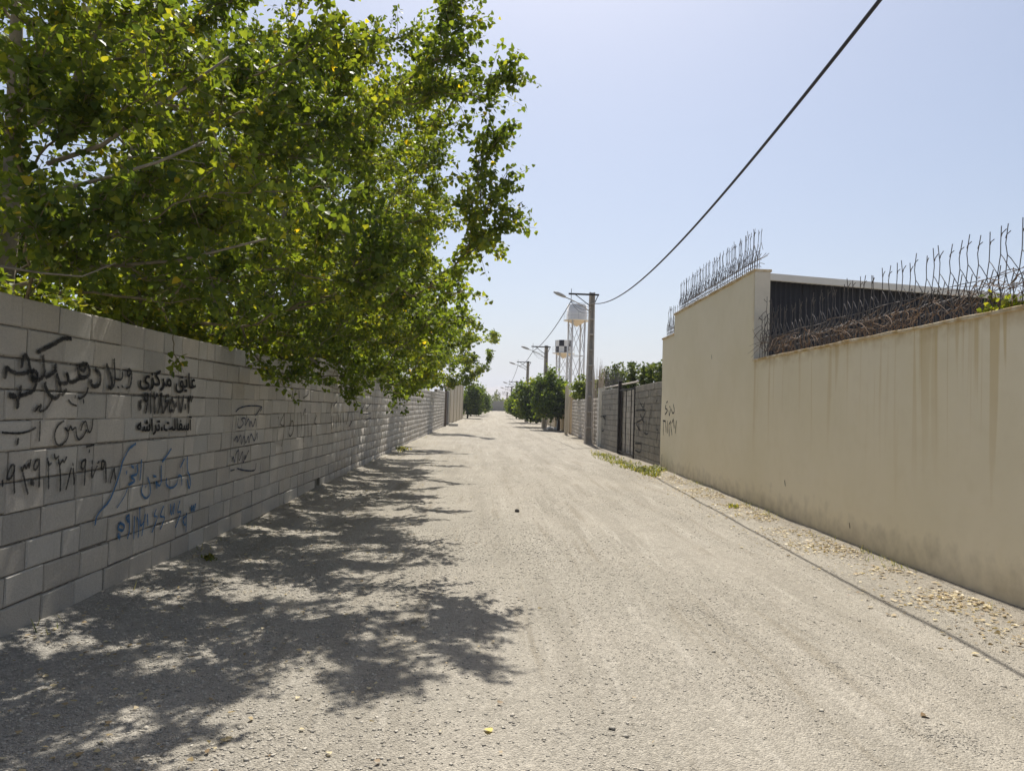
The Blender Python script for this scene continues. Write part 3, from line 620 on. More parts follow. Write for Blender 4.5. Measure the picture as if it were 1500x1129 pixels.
def poplar(tx, ty, height, targets, leaf, seed, label, ntw=9, per=15, group='poplar row behind the block wall', single=0, lean=(.25, 0)):
    r = np.random.default_rng(seed); z0 = T(ty)-.05
    root = empty('poplar_tree', (tx, ty, z0), label, 'tree', group)
    tr = MB(); H0 = height
    n = 9; ts = np.linspace(0, 1, n); trunk = np.stack([tx+lean[0]*ts*H0*.25+.08*np.sin(ts*7+seed), ty+lean[1]*ts+.08*np.cos(ts*6+seed), z0+ts*H0], -1)
    tr.tube(trunk, .095*(1-ts)**.8+.015, 8)
    for s in range(2):   # secondary leaders
        a = r.uniform(0, 6.28); b = trunk[2+s]; e = b+np.array([math.cos(a)*.9+.4, math.sin(a)*.9, H0*.55]); tr.tube(bez(b, b+np.array([math.cos(a)*.6+.2, math.sin(a)*.6, H0*.2]), e, 7), np.linspace(.075, .015, 7), 6)
    tw = MB(); LP = []; LD = []
    # each branch grows from the nearest suitable point of trunk or earlier branch
    NP = [trunk[i]*(1-f)+trunk[i+1]*f for i in range(n-1) for f in (0, .33, .66)]; ND = [np.array([0, 0, 1.])]*len(NP); NB = [-1]*len(NP); NC = [0.]*len(NP)
    keep_ = [i for i, p in enumerate(NP) if p[2] > z0+1.0]; NP = [NP[i] for i in keep_]; ND = [ND[i] for i in keep_]; NB = [-1]*len(NP); NC = [0.]*len(NP)
    tl = sorted([(math.hypot(t[0]-tx, t[1]-ty)+.25*abs(t[2]-z0-3), tuple(t)) for t in targets])
    br = []
    for _, tgt in tl:
        few = len(tgt) > 3; tgt = np.array(tgt[:3]); A_ = np.array(NP); dv = tgt-A_; ds = np.linalg.norm(dv, axis=1)+1e-6
        cost = ds+.35*np.array(NC)-.35*ds*np.einsum('ij,ij->i', dv/ds[:, None], np.array(ND))+1.2*np.maximum(0, A_[:, 2]-tgt[2]+.15)+np.where(ds < .35, 2., 0)
        cost += np.where((A_[:, 0] < -3) & (tgt[0] > -3) & (A_[:, 2] < 2.4), 3., 0)
        j = int(np.argmin(cost)); p0 = NP[j]; L_ = ds[j]
        mid = p0+unit(ND[j]*.6+dv[j]/L_)*L_*.5+np.array([0, 0, .10*L_])+r.normal(0, .05*L_, 3); B = bez(p0, mid, tgt, 9)
        wob = r.normal(0, .02*L_, (9, 3)); wob[0] = 0; wob[-1] = 0; B = B+wob
        if tgt[1] < 50:
            near = (B[:, 0] > -3.4) & (B[:, 0] < -2.9); B[near, 2] = np.maximum(B[near, 2], 2.5)
        br.append([B, NB[j], 1, few, L_])
        for q in range(2, 9):
            NP.append(B[q]); ND.append(unit(B[q]-B[q-1])); NB.append(len(br)-1); NC.append(NC[j]+L_*q/8)
    for k in range(len(br)-1, -1, -1):
        if br[k][1] >= 0: br[br[k][1]][2] += br[k][2]
    for B, pa, nd, few, L_ in br:
        rb = .0045*(1+nd)**.52; tw.tube(B, np.linspace(rb, .0035 if nd == 1 else rb*.55, 9), 5, False)
        for q in range(3 if few else ntw):
            t = .25+.75*(q+r.random())/ntw if not few else .6+.4*r.random(); k = t*8; i = int(min(k, 7)); p = B[i]*(1-(k-i))+B[i+1]*(k-i); dr = unit(B[i+1]-B[i])
            sd = unit(dr*.75+r.normal(0, .62, 3)+np.array([.12, 0, .32])); L = r.uniform(.24, .58)*(1.15-.35*t)*(.35 if few else 1)
            e = p+sd*L+np.array([0, 0, -.05*L]); tp = bez(p, p+sd*L*.5+np.array([0, 0, .05]), e, 4); tw.tube(tp, (.004, .0035, .0025, .0012), 3, False)
            pn = 7 if few else per; u = r.random(pn)**.7; pos = p+(e-p)*u[:, None]+np.array([0, 0, .05])*(4*u*(1-u))[:, None]*.5
            pd = r.normal(0, 1, (pn, 3)); pd /= np.linalg.norm(pd, axis=1)[:, None]; LP.append(pos+pd*leaf*.8); LD.append(pd*.8+sd*.2)
        m2 = 16 if not few else 4; u = .5+.5*r.random(m2); k = u*8; i = np.minimum(k.astype(int), 7); pos = B[i]+(B[i+1]-B[i])*(k-i)[:, None]; pd = r.normal(0, 1, (m2, 3)); pd /= np.linalg.norm(pd, axis=1)[:, None]
        LP.append(pos+pd*leaf*.7); LD.append(pd)
    if single:
        for ln_, ra in [([(-40, 295, 4.9), (60, 285, 4.8), (150, 262, 4.7), (230, 238, 4.7), (300, 208, 4.8)], .016), ([(70, 240, 5.3), (150, 213, 5.1), (215, 165, 5.0), (270, 130, 5.0), (335, 84, 5.1)], .018), ([(-30, 385, 4.6), (60, 400, 4.6), (120, 405, 4.7), (170, 385, 4.8)], .009), ([(20, 420, 5.6), (130, 392, 5.4), (260, 382, 5.3), (390, 350, 5.5)], .017), ([(100, 150, 6.0), (120, 90, 6.0), (150, 30, 6.0), (170, -30, 6.0)], .03), ([(185, 230, 4.8), (250, 232, 4.9), (300, 240, 5.0)], .006)]:
            tr.tube([aty(*q_) for q_ in ln_], np.linspace(ra, ra*.45, len(ln_)), 6)
    tr.build('trunk', M_bark, root, True); tw.build('branches', M_twig, root, True)
    P = np.concatenate(LP); D = np.concatenate(LD); rv = np.clip(.5+.2*r.normal(0, 1, len(P))+.12*np.sin(P[:, 0]*3+P[:, 2]*2.3), 0, .97); yel = r.random(len(P)) < .004; rv[yel] = 1.0
    sz = leaf*r.uniform(.65, 1.25, len(P))
    me, fr = leaves_mesh(P, sz, r, rv, 'crown', M_leaf, D)
    if single:
        w = P-CP; dep = w@fw; uu = CX+F*(w@rt)/np.maximum(dep, .1); vv = CY-F*(w@up)/np.maximum(dep, .1)
        ok = (dep > .5) & (uu > 0) & (uu < 1500) & (vv > 0) & (vv < 1129); idx = np.where(ok)[0]; idx = idx[np.argsort(dep[idx]/sz[idx])[:single]]
        lm = bpy.data.meshes.new('leaf'); lm.from_pydata([tuple(v) for v in LEAF], [], [tuple(f) for f in LF]); lm.materials.append(M_leafo)
        for i in idx:
            o = put('leaf', lm, root); X, Y, Z = fr[0][i]*sz[i], fr[1][i]*sz[i], fr[2][i]*sz[i]
            o.matrix_basis = Matrix(((X[0], Y[0], Z[0], P[i][0]), (X[1], Y[1], Z[1], P[i][1]), (X[2], Y[2], Z[2], P[i][2]), (0, 0, 0, 1)))
        keep = np.ones(len(P), bool); keep[idx] = False; r2 = np.random.default_rng(seed+900)
        kk = np.where(keep)[0]; V = np.array([v.co[:] for v in me.vertices]).reshape(-1, NLV, 3)[kk]
        me = mesh_np('crown', V.reshape(-1, 3), (LF[None]+(np.arange(len(kk))*NLV)[:, None, None]).reshape(-1, 5), M_leaf, False, np.repeat(rv[kk], 2))
    o = put('crown', me, root); o['kind'] = 'stuff'; return root, len(P)

def crown_targets(tx, ty, n, r, xmax, ztop, spread=1.35, zlow=2.15):
    out = []
    while len(out) < n:
        x = r.uniform(tx-2.0, xmax); y = ty+r.normal(0, spread*.7); z = r.uniform(1.9, ztop)
        zm = zlow+.25*max(0, (x+3.0))*.9 if x > -3 else zlow-.1
        rad = (ztop-z)/(ztop-2)
        xm = xmax-.1-max(0, (z-5.4))*.22+.35*math.sin(z*2.1+ty*1.3)
        if z < zm or x > xm or y < 3.6: continue
        if math.hypot((x-tx)/4.6, (y-ty)/2.2) > 1.15: continue
        if r.random() > .35+.65*min(1, math.hypot(x-tx, y-ty)/2.2+(z > 4)*.2): continue
        out.append((x, y, z))
    return out
rp = np.random.default_rng(21)
spec = [ # tx, ty, height, n targets, leaf, manual tips (u,v,y)
 (-4.25, 6.0, 6.2, 72, .055, [(250, 482, 6.7, 1), (258, 540, 6.75, 1), (150, 300, 4.6), (60, 110, 4.7), (25, 25, 4.9), (110, 50, 5.0), (10, 190, 4.8), (300, 90, 5.0), (230, 260, 4.9), (420, 130, 5.4), (40, 330, 4.5), (350, 330, 5.6), (120, 380, 5.0), (470, 60, 5.8)], .35),
 (-4.35, 8.6, 7.2, 120, .054, [(742, 112, 7.4), (725, 145, 7.6), (728, 205, 7.7), (730, 276, 7.6), (742, 330, 7.5), (715, 350, 7.8), (680, 425, 8.0), (690, 300, 7.2), (675, 40, 7.4), (655, 80, 7.0), (660, 10, 7.6), (640, 60, 7.8), (690, 130, 8.2), (670, 180, 8.4), (650, 120, 7.6), (400, 556, 9.0), (440, 545, 9.6), (700, 235, 7.8)], .2),
 (-4.3, 11.4, 7.5, 115, .057, [(470, 562, 11.0), (530, 565, 12.0), (665, 470, 10.), (675, 400, 9.5), (560, 540, 10.5)], .2),
 (-4.4, 14.6, 7.6, 105, .064, [(575, 572, 14.5), (595, 570, 15.5), (635, 545, 14.), (680, 470, 13.)], .2),
 (-4.3, 18.2, 7.6, 95, .072, [(610, 565, 18.), (640, 550, 19.), (685, 490, 17.)], .2),
 (-4.3, 22.5, 7.4, 85, .09, [(640, 555, 22.), (660, 535, 23.), (692, 490, 22)], .2),
 (-4.1, 27.5, 6.6, 60, .10, [(668, 530, 27), (690, 500, 27)], .2),
 (-3.9, 43.0, 6.4, 60, .12, [(722, 490, 40), (728, 500, 41), (712, 540, 41), (716, 518, 40), (700, 545, 42), (705, 500, 42), (690, 560, 42)], .25)]
tot = 0
for i, (tx, ty, hh, nt, lf, tips, ln) in enumerate(spec):
    xm = [-.85, -.38, -.45, -.65, -.8, -.95, -1.1, -.4][i]
    tg = crown_targets(tx, ty, nt, rp, xm, hh-.3+ (0 if i < 6 else -.4), 1.5 if i < 6 else 1.6, [2.15, 2.2, 2.25, 2.3, 2.4, 2.55, 2.8, 2.6][i])+[tuple(aty(*t[:3]))+t[3:] for t in tips]
    if i < 7: tg += [(rp.uniform(-5.6, -3.35), ty+rp.normal(0, 1.1), rp.uniform(1.9, 3.3)) for _ in range(26)]
    lab = ['poplar tree behind the wall above the thick black handwriting', 'poplar tree whose leafy tips reach farthest over the road', 'poplar tree behind the wall above the thin dark numerals', 'poplar tree behind the block wall drain hole', 'fifth poplar counted from the thick black handwriting', 'sixth poplar counted from the thick black handwriting', 'last poplar of the dense row behind the block wall', 'lone poplar tree beside the cream panelled wall beyond the block wall'][i] or 'leafy poplar tree in the row behind the grey block wall'
    root, nL = poplar(tx, ty, hh, tg, lf, 300+i, lab, ntw=16 if i < 5 else 12, per=23 if i < 5 else 15, single=260 if i == 0 else 0, lean=(ln, 0)); tot += nL
print('poplar leaves', tot)

def round_tree(x, y, cx, cy, cz, rx, ry, rz_, n, size, seed, label, mat=M_mulb, group='pruned round trees along the road', bark=None, lob=.2):
    r = np.random.default_rng(seed); z0 = T(y)-.05; root = empty('round_tree', (x, y, z0), label, 'tree', group)
    m = MB(); m.tube([(x, y, z0), (x+.03, y, z0+.7), (x+(cx-x)*.3, y+(cy-y)*.3, z0+1.4), (cx, cy, cz)], (.11, .09, .08, .04), 7)
    for k in range(7):
        a = r.uniform(0, 6.28); b = np.array([x+(cx-x)*.3, y+(cy-y)*.3, z0+1.3]); e = np.array([cx+math.cos(a)*rx*.7, cy+math.sin(a)*ry*.7, cz+r.uniform(-.3, .7)*rz_]); m.tube(bez(b, (b+e)/2+np.array([0, 0, .2]), e, 5), np.linspace(.045, .01, 5), 5, False)
    m.build('trunk', bark or M_darkbark, root, True)
    nc = 60; d = r.normal(0, 1, (nc, 3)); d /= np.linalg.norm(d, axis=1)[:, None]; rr = r.uniform(.55, 1.0, nc)[:, None]+r.normal(0, .08, (nc, 1)); C = d*rr*np.array([rx, ry, rz_])
    per = n//nc; P = (C[:, None]+r.normal(0, lob, (nc, per, 3))*np.array([rx, ry, rz_])*.75).reshape(-1, 3)+np.array([cx, cy, cz])
    P[:, 2] = np.maximum(P[:, 2], z0+.6)
    rv = np.clip(np.repeat(r.uniform(.1, .8, nc), per)+r.normal(0, .18, len(P)), 0, 1)
    me, _ = leaves_mesh(P, size*r.uniform(.7, 1.3, len(P)), r, rv, 'crown', mat); o = put('crown', me, root); o['kind'] = 'stuff'; return root
nth = ['', 'second', 'third', 'fourth', 'fifth', 'sixth']
for k, (x, y, u, vt, vb, rx) in enumerate([(5.75, 52.5, 808, 546, 616, 1.3), (5.4, 59, 786, 551, 617, 1.5), (5.5, 70, 771, 561, 615, 1.55), (5.6, 88, 762, 573, 610, 1.4), (5.8, 106, 757, 579, 609, 1.4), (6.2, 126, 753, 584, 608, 1.4)]):
    a = aty(u, vt, y); b = aty(u, vb, y); cz = (a[2]+b[2])/2; rz_ = abs(a[2]-b[2])/2*.9
    round_tree(x, y, a[0], y-.2, cz, rx, 1.5, rz_, 7500 if k < 3 else 4200, .17+.012*k, 500+k, 'dense dark round pruned tree with white sacks at its foot' if k == 0 else '%s round pruned tree along the right verge, counted from the white sacks' % nth[k])
for k, (x, y, u, vt, vb, rx) in enumerate([(-1.5, 84, 693, 562, 611, 1.3), (-1.3, 98, 701, 564, 611, 1.5), (-1.1, 114, 704, 572, 610, 1.5), (-.9, 132, 705, 580, 609, 1.5)]):
    a = aty(u, vt, y); b = aty(u, vb, y)
    round_tree(x, y, a[0], y-.2, (a[2]+b[2])/2, rx, 1.5, abs(a[2]-b[2])/2*.9, 4800, .18+.012*k, 540+k, 'round pruned tree growing against the end of the cream panelled wall' if k == 0 else '%s round pruned tree of the left row beyond the cream panelled wall' % nth[k])
a = aty(858, 550, 43); b = aty(858, 588, 43)
round_tree(6.75, 43.2, a[0]+.1, 43, (a[2]+b[2])/2, .85, .9, abs(a[2]-b[2])/2*.9, 4200, .11, 570, 'light green tree overhanging the pale block wall behind the utility pole', leaf_mat('light_tree_leaf', [(.08, .115, .02), (.5, (.12, .165, .028)), (.2, .24, .04)], .45), 'garden trees behind the right wall')

# upright shoots behind the dark block gate wall
for k in range(11):
    u = 880+k*9.2+rng.normal(0, 2); y = 6.5*1050/(u-704); vt = [548, 536, 533, 540, 543, 530, 529, 531, 533, 530, 532][k]+rng.normal(0, 2); P0 = aty(u, vt, y); x = P0[0]; z1 = P0[2]; z0 = T(y)-.05; r = np.random.default_rng(700+k)
    root = empty('garden_shrub', (x, y, z0), 'upright dark green shrub behind the dark block gate wall', 'shrub', 'shrubs behind the gate wall')
    m = MB(); LP = []
    for s in range(7):
        a = r.uniform(0, 6.28); tip = np.array([x+math.cos(a)*.28*r.random()**.5, y+math.sin(a)*.28, z1-r.random()**2*.5]); B = bez(np.array([x, y, z0]), np.array([x, y, z0+1.6]), tip, 6); m.tube(B, np.linspace(.02, .004, 6), 4, False)
        t = 1-r.random(150)*.55; i = np.minimum((t*5).astype(int), 4); LP.append(B[i]+(B[i+1]-B[i])*(t*5-i)[:, None]+r.normal(0, .07, (150, 3))*np.array([1, 1, .6]))
    m.build('stems', M_darkbark, root); P = np.concatenate(LP); me, _ = leaves_mesh(P, .10*r.uniform(.6, 1.3, len(P)), r, r.random(len(P)), 'foliage', M_shrub, droop=-.4); put('foliage', me, root)['kind'] = 'stuff'
# pale dry bush by the pole
P0 = aty(876, 540, 36.5); r = np.random.default_rng(77); root = empty('dry_bush', (P0[0], 36.5, T(36.5)), 'pale leafless dry bush behind the wall beside the utility pole', 'bush')
m = MB()
for k in range(90):
    a = r.uniform(0, 6.28); rr = r.random()**.5; tip = np.array([P0[0]+math.cos(a)*.75*rr, 36.5+math.sin(a)*.6*rr, P0[2]+.35-rr*.6+r.normal(0, .2)]); b = np.array([P0[0], 36.5, T(36.5)]); m.tube(bez(b, (b+tip)/2+np.array([0, 0, .9]), tip, 5), np.linspace(.014, .004, 5), 3, False)
m.build('twigs', simple('dry_twig', (.4, .35, .3), .9, .2), root)

# far trees as one mass beyond the end wall
r = np.random.default_rng(9); n = 26000; px = r.uniform(-60, 90, n); py = r.uniform(215, 260, n); top = 4.2+1.3*np.sin(px*.5)+1.0*np.sin(px*1.3+1)+.7*np.sin(px*2.9); pz = tz(py)-.1+r.random(n)**.7*top
me, _ = leaves_mesh(np.stack([px, py, pz], -1), r.uniform(.3, .6, n), r, r.random(n), 'far_trees', M_farleaf); tag(put('far_trees', me), 'hazy band of distant trees beyond the end wall', 'trees', kind='stuff')

# ------------------------------------------------------------------ shed behind the low wall
SA, SB = np.array([4.86+TH+.05, 13.05]), np.array([13.6, 14.7]); sd = (SB-SA)/np.linalg.norm(SB-SA); sn = np.array([sd[1], -sd[0]])
z1 = float(onw(1130, 403, SA, SB)[2]); shed = empty('shed', (SA[0], SA[1], 0), 'dark sided shed with a pale flat roof edge behind the cream wall', 'shed')
Ls = np.linalg.norm(SB-SA); npn = 10
for k in range(npn):
    a, b = SA+sd*(Ls*k/npn+.006), SA+sd*(Ls*(k+1)/npn-.006); mm = MB(); nr_ = 8; pts = []
    for i in range(nr_*2+1):
        t = i/(nr_*2); pts.append(a+(b-a)*t+sn*(.018 if (i//1) % 2 else 0)-sn*.05)
    back = [b-sn*.09, a-sn*.09]; mm.prism(pts+back, 0, z1-.1).build('wall_panel', M_navy, shed)
zf = .13
MB().prism([SA+sn*.16, SB+sn*.16, SB+sn*.10, SA+sn*.10], z1-zf, z1).build('fascia', M_fascia, shed, bevel=.006)
MB().prism([SA+sn*.098, SB+sn*.098, np.array([SB[0], SB[1]+3]), np.array([SA[0]+.1, SA[1]+4])], z1-.05, z1-.012).build('roof', M_fascia, shed)
# climbing sprig with green leaves on the low wall
r = np.random.default_rng(31); P0 = onw(1465, 450, RA, RB); sp = empty('green_creeper', (P0[0]+.1, P0[1], ZL+.035), 'fresh green creeper leaves on the low cream wall top', 'creeper'); m = MB(); LP = []
for k in range(8):
    y = P0[1]+r.normal(0, .2); b = np.array([rc(y, .1)[0], y, ZL+.03]); e = b+np.array([r.normal(-.02, .06), r.normal(0, .18), r.uniform(.03, .2)]); B = bez(b, b+np.array([0, 0, .1]), e, 5); m.tube(B, .003, 3, False); t = r.random(14); i = np.minimum((t*4).astype(int), 3); LP.append(B[i]+(B[i+1]-B[i])*(t*4-i)[:, None]+r.normal(0, .03, (14, 3)))
m.build('stems', M_vine, sp); P = np.concatenate(LP); P[:, 2] = np.maximum(P[:, 2], ZL+.09); me, _ = leaves_mesh(P, .05*r.uniform(.6, 1.3, len(P)), r, np.clip(r.normal(.65, .2, len(P)), 0, .96), 'foliage', M_leaf); put('foliage', me, sp)['kind'] = 'stuff'

# ------------------------------------------------------------------ gate wall, pale walls, pole
def g2(u, v): P = gnd(u, v); return np.array([P[0], P[1]])
G0, G1 = np.array([5.20, 20.16]), np.array([5.42, 25.0]); G2, G3 = np.array([5.48, 28.2]), np.array([5.52, 32.6])
gw = empty('gate_wing_wall', (G0[0], G0[1], 0), 'dark weathered block wall with scrawled graffiti beside the cream wall end', 'wall')
lay_blocks(G0, G1, lambda y: 12, gw, BVD, M_blockd, 400, side=-1, seed=8, MOD=.215); core(G0, G1, gw, -.3, 12*.215-.05, side=-1)
gd = (G1-G0)/np.linalg.norm(G1-G0); GN = np.array([-gd[1], gd[0]])
strokes(gw, (G0, G1, GN), (930, 560), 7.05, 17, [[(60,210),(90,260),(105,210)], [(20,290),(110,290),(80,380),(20,420),(60,500)], [(180,240),(150,420),(140,530),(100,520)], [(95,430),(90,560)], [(40,430),(40,540)], [(10,630),(70,640),(60,720),(10,700)], (14, [(240,360),(230,480),(245,500),(225,630)]), [(235,180),(225,210)], [(60,330),(100,420)], [(120,400),(120,540)]], M_pblack, 'black sprayed scrawl', .02)
gw2 = empty('gate_wing_wall', (G2[0], G2[1], 0), 'smoother grey block wall between the steel gate and the utility pole', 'wall')
lay_blocks(G2, G3, lambda y: 12, gw2, block_variants('block', block_mat('grey_block', False, (.25, .237, .205), (.29, .275, .235))), M_blockd, 400, side=-1, seed=9, MOD=.218); core(G2, G3, gw2, -.3, 12*.218-.05, side=-1)
gd2 = (G3-G2)/np.linalg.norm(G3-G2); GN2 = np.array([-gd2[1], gd2[0]])
strokes(gw2, (G2, G3, GN2), (860, 500), 5.64, 12, [(26, [(135,620),(152,640),(150,690)]), [(130,700),(125,740),(140,735)], [(115,620),(160,615)], [(100,540),(110,560)], [(190,540),(195,570)]], M_pfaint, 'dark sprayed blot', .018)
# recessed blockwork behind the steel gate
G1r, G2r = G1+np.array([.14, -.1]), G2+np.array([.14, .3])
gw3 = empty('recessed_wall', (G1r[0], G1r[1], 0), 'pale blockwork recessed behind the barred steel gate', 'wall')
lay_blocks(G1r, G2r, lambda y: 12, gw3, block_variants('block', block_mat('light_block', False, (.42, .39, .34), (.47, .44, .38))), M_blockd, 400, side=-1, seed=10); core(G1r, G2r, gw3, -.3, 12*.207-.05, side=-1)
gate = empty('steel_gate', (G1[0], G1[1], 0), 'dark barred steel gate between two grey block walls', 'gate')
gv = (G2-G1); gl = np.linalg.norm(gv); gv = gv/gl
for t, hgt, w in ((.05, 2.55, .03), (gl-.08, 2.85, .06)):
    P = G1+gv*t; MB().box(P[0]-w, P[0]+w, P[1]-w, P[1]+w, -.1, hgt).build('post', M_dark, gate, bevel=.006)
for k in range(3):
    P = G1+gv*(.7+k*(gl-1.2)/2); MB().box(P[0]-.014, P[0]+.014, P[1]-.014, P[1]+.014, .08, 2.5).build('bar', M_dark, gate)
for zz in (.1, 2.48):
    a, b = G1+gv*.1, G1+gv*(gl-.16); nn = np.array([-gv[1], gv[0]])*.02; MB().prism([a-nn, b-nn, b+nn, a+nn][::-1], zz-.025, zz+.025).build('rail', M_dark, gate)
a, b = G1+gv*.12, G3+np.array([0, -.1]); MB().tube([(a[0]+.12, a[1], 2.72), (b[0]+.14, b[1], 2.72)], .035, 6).build('top_pipe', M_conc, gate)
fence('grey antler spike fence above the smoother grey block wall', (G3+np.array([.12, -.2]), G2+np.array([.12, .3])), 2.62, step=.2, sc=1.25)

def far_wall(name, pts, h, mat, label, th=.2, pillars=0, pm=None, cat='wall', seams=True, sgn=1):
    A, B = np.array(pts[0]), np.array(pts[1]); d = (B-A)/np.linalg.norm(B-A); n = np.array([d[1], -d[0]])*sgn; L = np.linalg.norm(B-A)
    w = empty(name, (A[0], A[1], T(A[1])), label, cat); k = max(1, int(L/12))
    for i in range(k):
        a, b = A+d*L*i/k, A+d*L*(i+1)/k; P = [a, b, b+n*th, a+n*th]; 
        if sgn > 0: P = P[::-1]
        MB().prism(P, [T(q[1])-.25 for q in P], [T(q[1])+h for q in P]).build('wall', mat, w); P = [a-n*.03, b-n*.03, b+n*(th+.03), a+n*(th+.03)]
        if sgn > 0: P = P[::-1]
        MB().prism(P, [T(q[1])+h for q in P], [T(q[1])+h+.06 for q in P]).build('coping', pm or mat, w)
    for i in range(pillars):
        c = A+d*L*(i+.5)/pillars; P = [c-d*.18-n*.08, c+d*.18-n*.08, c+d*.18+n*(th+.02), c-d*.18+n*(th+.02)]
        if sgn > 0: P = P[::-1]
        MB().prism(P, T(c[1])-.2, T(c[1])+h+.15).build('pillar', pm or mat, w, bevel=.01)
    return w
MB().box(5.46, 5.8, 32.95, 33.35, -.2, 2.72).build('post_tmp', M_post)
bpy.data.objects['post_tmp'].name = 'gate_pillar'; tag(bpy.data.objects['gate_pillar'], 'pale plastered pillar between smoother grey wall and utility pole', 'pillar')
W0, W1, W2, W3 = (5.55, 33.5), (6.02, 47.0), (6.25, 60), (6.9, 170)
wp = empty('pale_block_wall', (W0[0], W0[1], T(W0[1])), 'pale concrete block wall behind the utility pole', 'wall')
lay_blocks(W0, W1, lambda y: 11, wp, block_variants('block', M_blockp), M_blockp, 0, side=-1, seed=12); core(np.array(W0), np.array(W1), wp, -.3, 2.2, side=-1)
far_wall('tan_brick_wall', (W1, W2), 2.5, M_tan, 'tan brick wall behind the dark round tree with white sacks', pillars=5, pm=M_creamfar)
far_wall('cream_boundary_wall', (W2, W3), 2.3, M_creamfar, 'long cream boundary wall behind the far right row of trees', pillars=14)
far_wall('end_wall', ((-9, 172), (16, 170.5)), 2.3, M_endw, 'grey wall closing the far end of the road', sgn=-1)
# left beyond the block wall
lb = (-2.62, 57.6); le = (-1.85, 84)
far_wall('cream_panelled_wall', ((-2.75, 60.5), (-2.0, 82)), 3.6, M_creamfar, 'tall cream wall with pillars beyond the end of the grey block wall', pillars=5, sgn=-1)
far_wall('left_boundary_wall', ((-2.3, 83), (-1.8, 170)), 2.3, M_creamfar, 'cream boundary wall behind the left row of round trees', sgn=-1)
gp = empty('dark_gate', (-2.75, 55.6, T(56)), 'dark brown steel gate with slanting pipe at the grey block wall end', 'gate')
MB().box(-2.80, -2.62, 55.3, 55.55, T(55)-.1, 3.0).build('post', simple('brown_steel', (.10, .075, .055), .7), gp); MB().box(-2.78, -2.70, 55.6, 59.9, T(57), 2.9).build('leaf_panel', M_dark, gp); MB().box(-2.82, -2.6, 59.95, 60.2, T(60)-.1, 3.5).build('post', M_post, gp)
MB().tube([(-3.2, 54.5, 2.75), (-2.3, 56.5, 3.9)], .05, 6).build('slanting_pipe', M_rust, gp)
MB().box(-2.5, -1.75, 57.0, 57.9, T(57)-.1, T(57)+.16).build('step_tmp', M_post, bevel=.02); o = bpy.data.objects['step_tmp']; o.name = 'concrete_step'; tag(o, 'low pale concrete step in front of the dark gate', 'step')

# utility poles
def pole(x, y, h, label, full=True):
    z0 = T(y)-.1; root = empty('utility_pole', (x, y, z0), label, 'utility pole', 'utility poles along the right verge'); wb, wt, db, dt = .2, .135, .15, .105
    def ring(f): z = z0+f*h; return wb+(wt-wb)*f, db+(dt-db)*f, z
    def tap(a0, a1, b0, b1, f0, f1, m):
        w0, d0, za = ring(f0); w1, d1, zb = ring(f1)
        V = [(x+a0*w0, y+b0*d0, za), (x+a1*w0, y+b0*d0, za), (x+a1*w0, y+b1*d0, za), (x+a0*w0, y+b1*d0, za), (x+a0*w1, y+b0*d1, zb), (x+a1*w1, y+b0*d1, zb), (x+a1*w1, y+b1*d1, zb), (x+a0*w1, y+b1*d1, zb)]
        m.add(V, [(0, 3, 2, 1), (4, 5, 6, 7), (0, 1, 5, 4), (1, 2, 6, 5), (2, 3, 7, 6), (3, 0, 4, 7)])
    m = MB(); tap(-1, -.55, -1, 1, 0, 1, m); m.build('flange', M_conc, root, bevel=.008 if full else 0)
    m = MB(); tap(.55, 1, -1, 1, 0, 1, m); m.build('flange', M_conc, root, bevel=.008 if full else 0)
    m = MB(); tap(-.56, .56, .35, .8, 0, 1, m); m.build('web', M_conc, root)
    nr = int(h/.76)
    for k in range(nr+1):
        f = min(.985, (k*.76+.12)/h); m = MB(); tap(-.552, .552, -.94, .94, f, min(1, f+.07/h*1.0), m); m.build('rung', M_conc, root)
    zt = z0+h
    MB().box(x-1.18, x+.32, y-dt-.07, y-dt-.005, zt-.17, zt-.09).build('crossarm', M_dark, root)
    MB().tube([(x-.86, y-dt-.04, zt-.15), (x-.12, y-dt-.03, zt-.68)], .022, 5).build('brace', M_dark, root); MB().tube([(x+.28, y-dt-.04, zt-.15), (x+.13, y-dt-.03, zt-.5)], .022, 5).build('brace', M_dark, root)
    MB().tube([(x-1.06, y-dt-.1, zt+.12), (x-1.06, y-dt-.1, zt-.5)], .014, 5).build('bracket_rod', M_dark, root)
    MB().tube([(x-.1, y-dt-.02, zt-.98), (x-.55, y-dt-.35, zt-.72), (x-1.1, y-.75, zt-.52), (x-1.5, y-.95, zt-.40)], .027, 6).build('lamp_arm', M_lamp, root, True)
    arm = root.children[-1] if root.children[-1].name.startswith('lamp_arm') else [c for c in root.children if c.name.startswith('lamp_arm')][0]
    m = MB(); P = [np.array((x-1.42, y-.92, zt-.42)), np.array((x-1.6, y-1.02, zt-.36)), np.array((x-1.85, y-1.14, zt-.29)), np.array((x-2.02, y-1.22, zt-.25))]; m.tube(P, (.05, .085, .09, .04), 8)
    hd = m.build('lamp_head', M_lamp, None, True); hd.parent = arm; hd.matrix_parent_inverse = Matrix()
    m = MB()
    for k in range(4 if full else 2):
        a = np.array((x-1.06, y-dt-.1, zt-.48-.02*k)); b = np.array((x-.05, y-dt-.04, zt-.55-.14*k)); m.tube(bez(a, (a+b)/2-np.array((0, 0, .12+.14*k)), b, 9), .009, 4)
    m.build('lead_wires', M_cable, root); return np.array((x-1.06, y-dt-.1, zt-.5)), np.array((x+.1, y-dt-.05, zt-.56))
tops = []
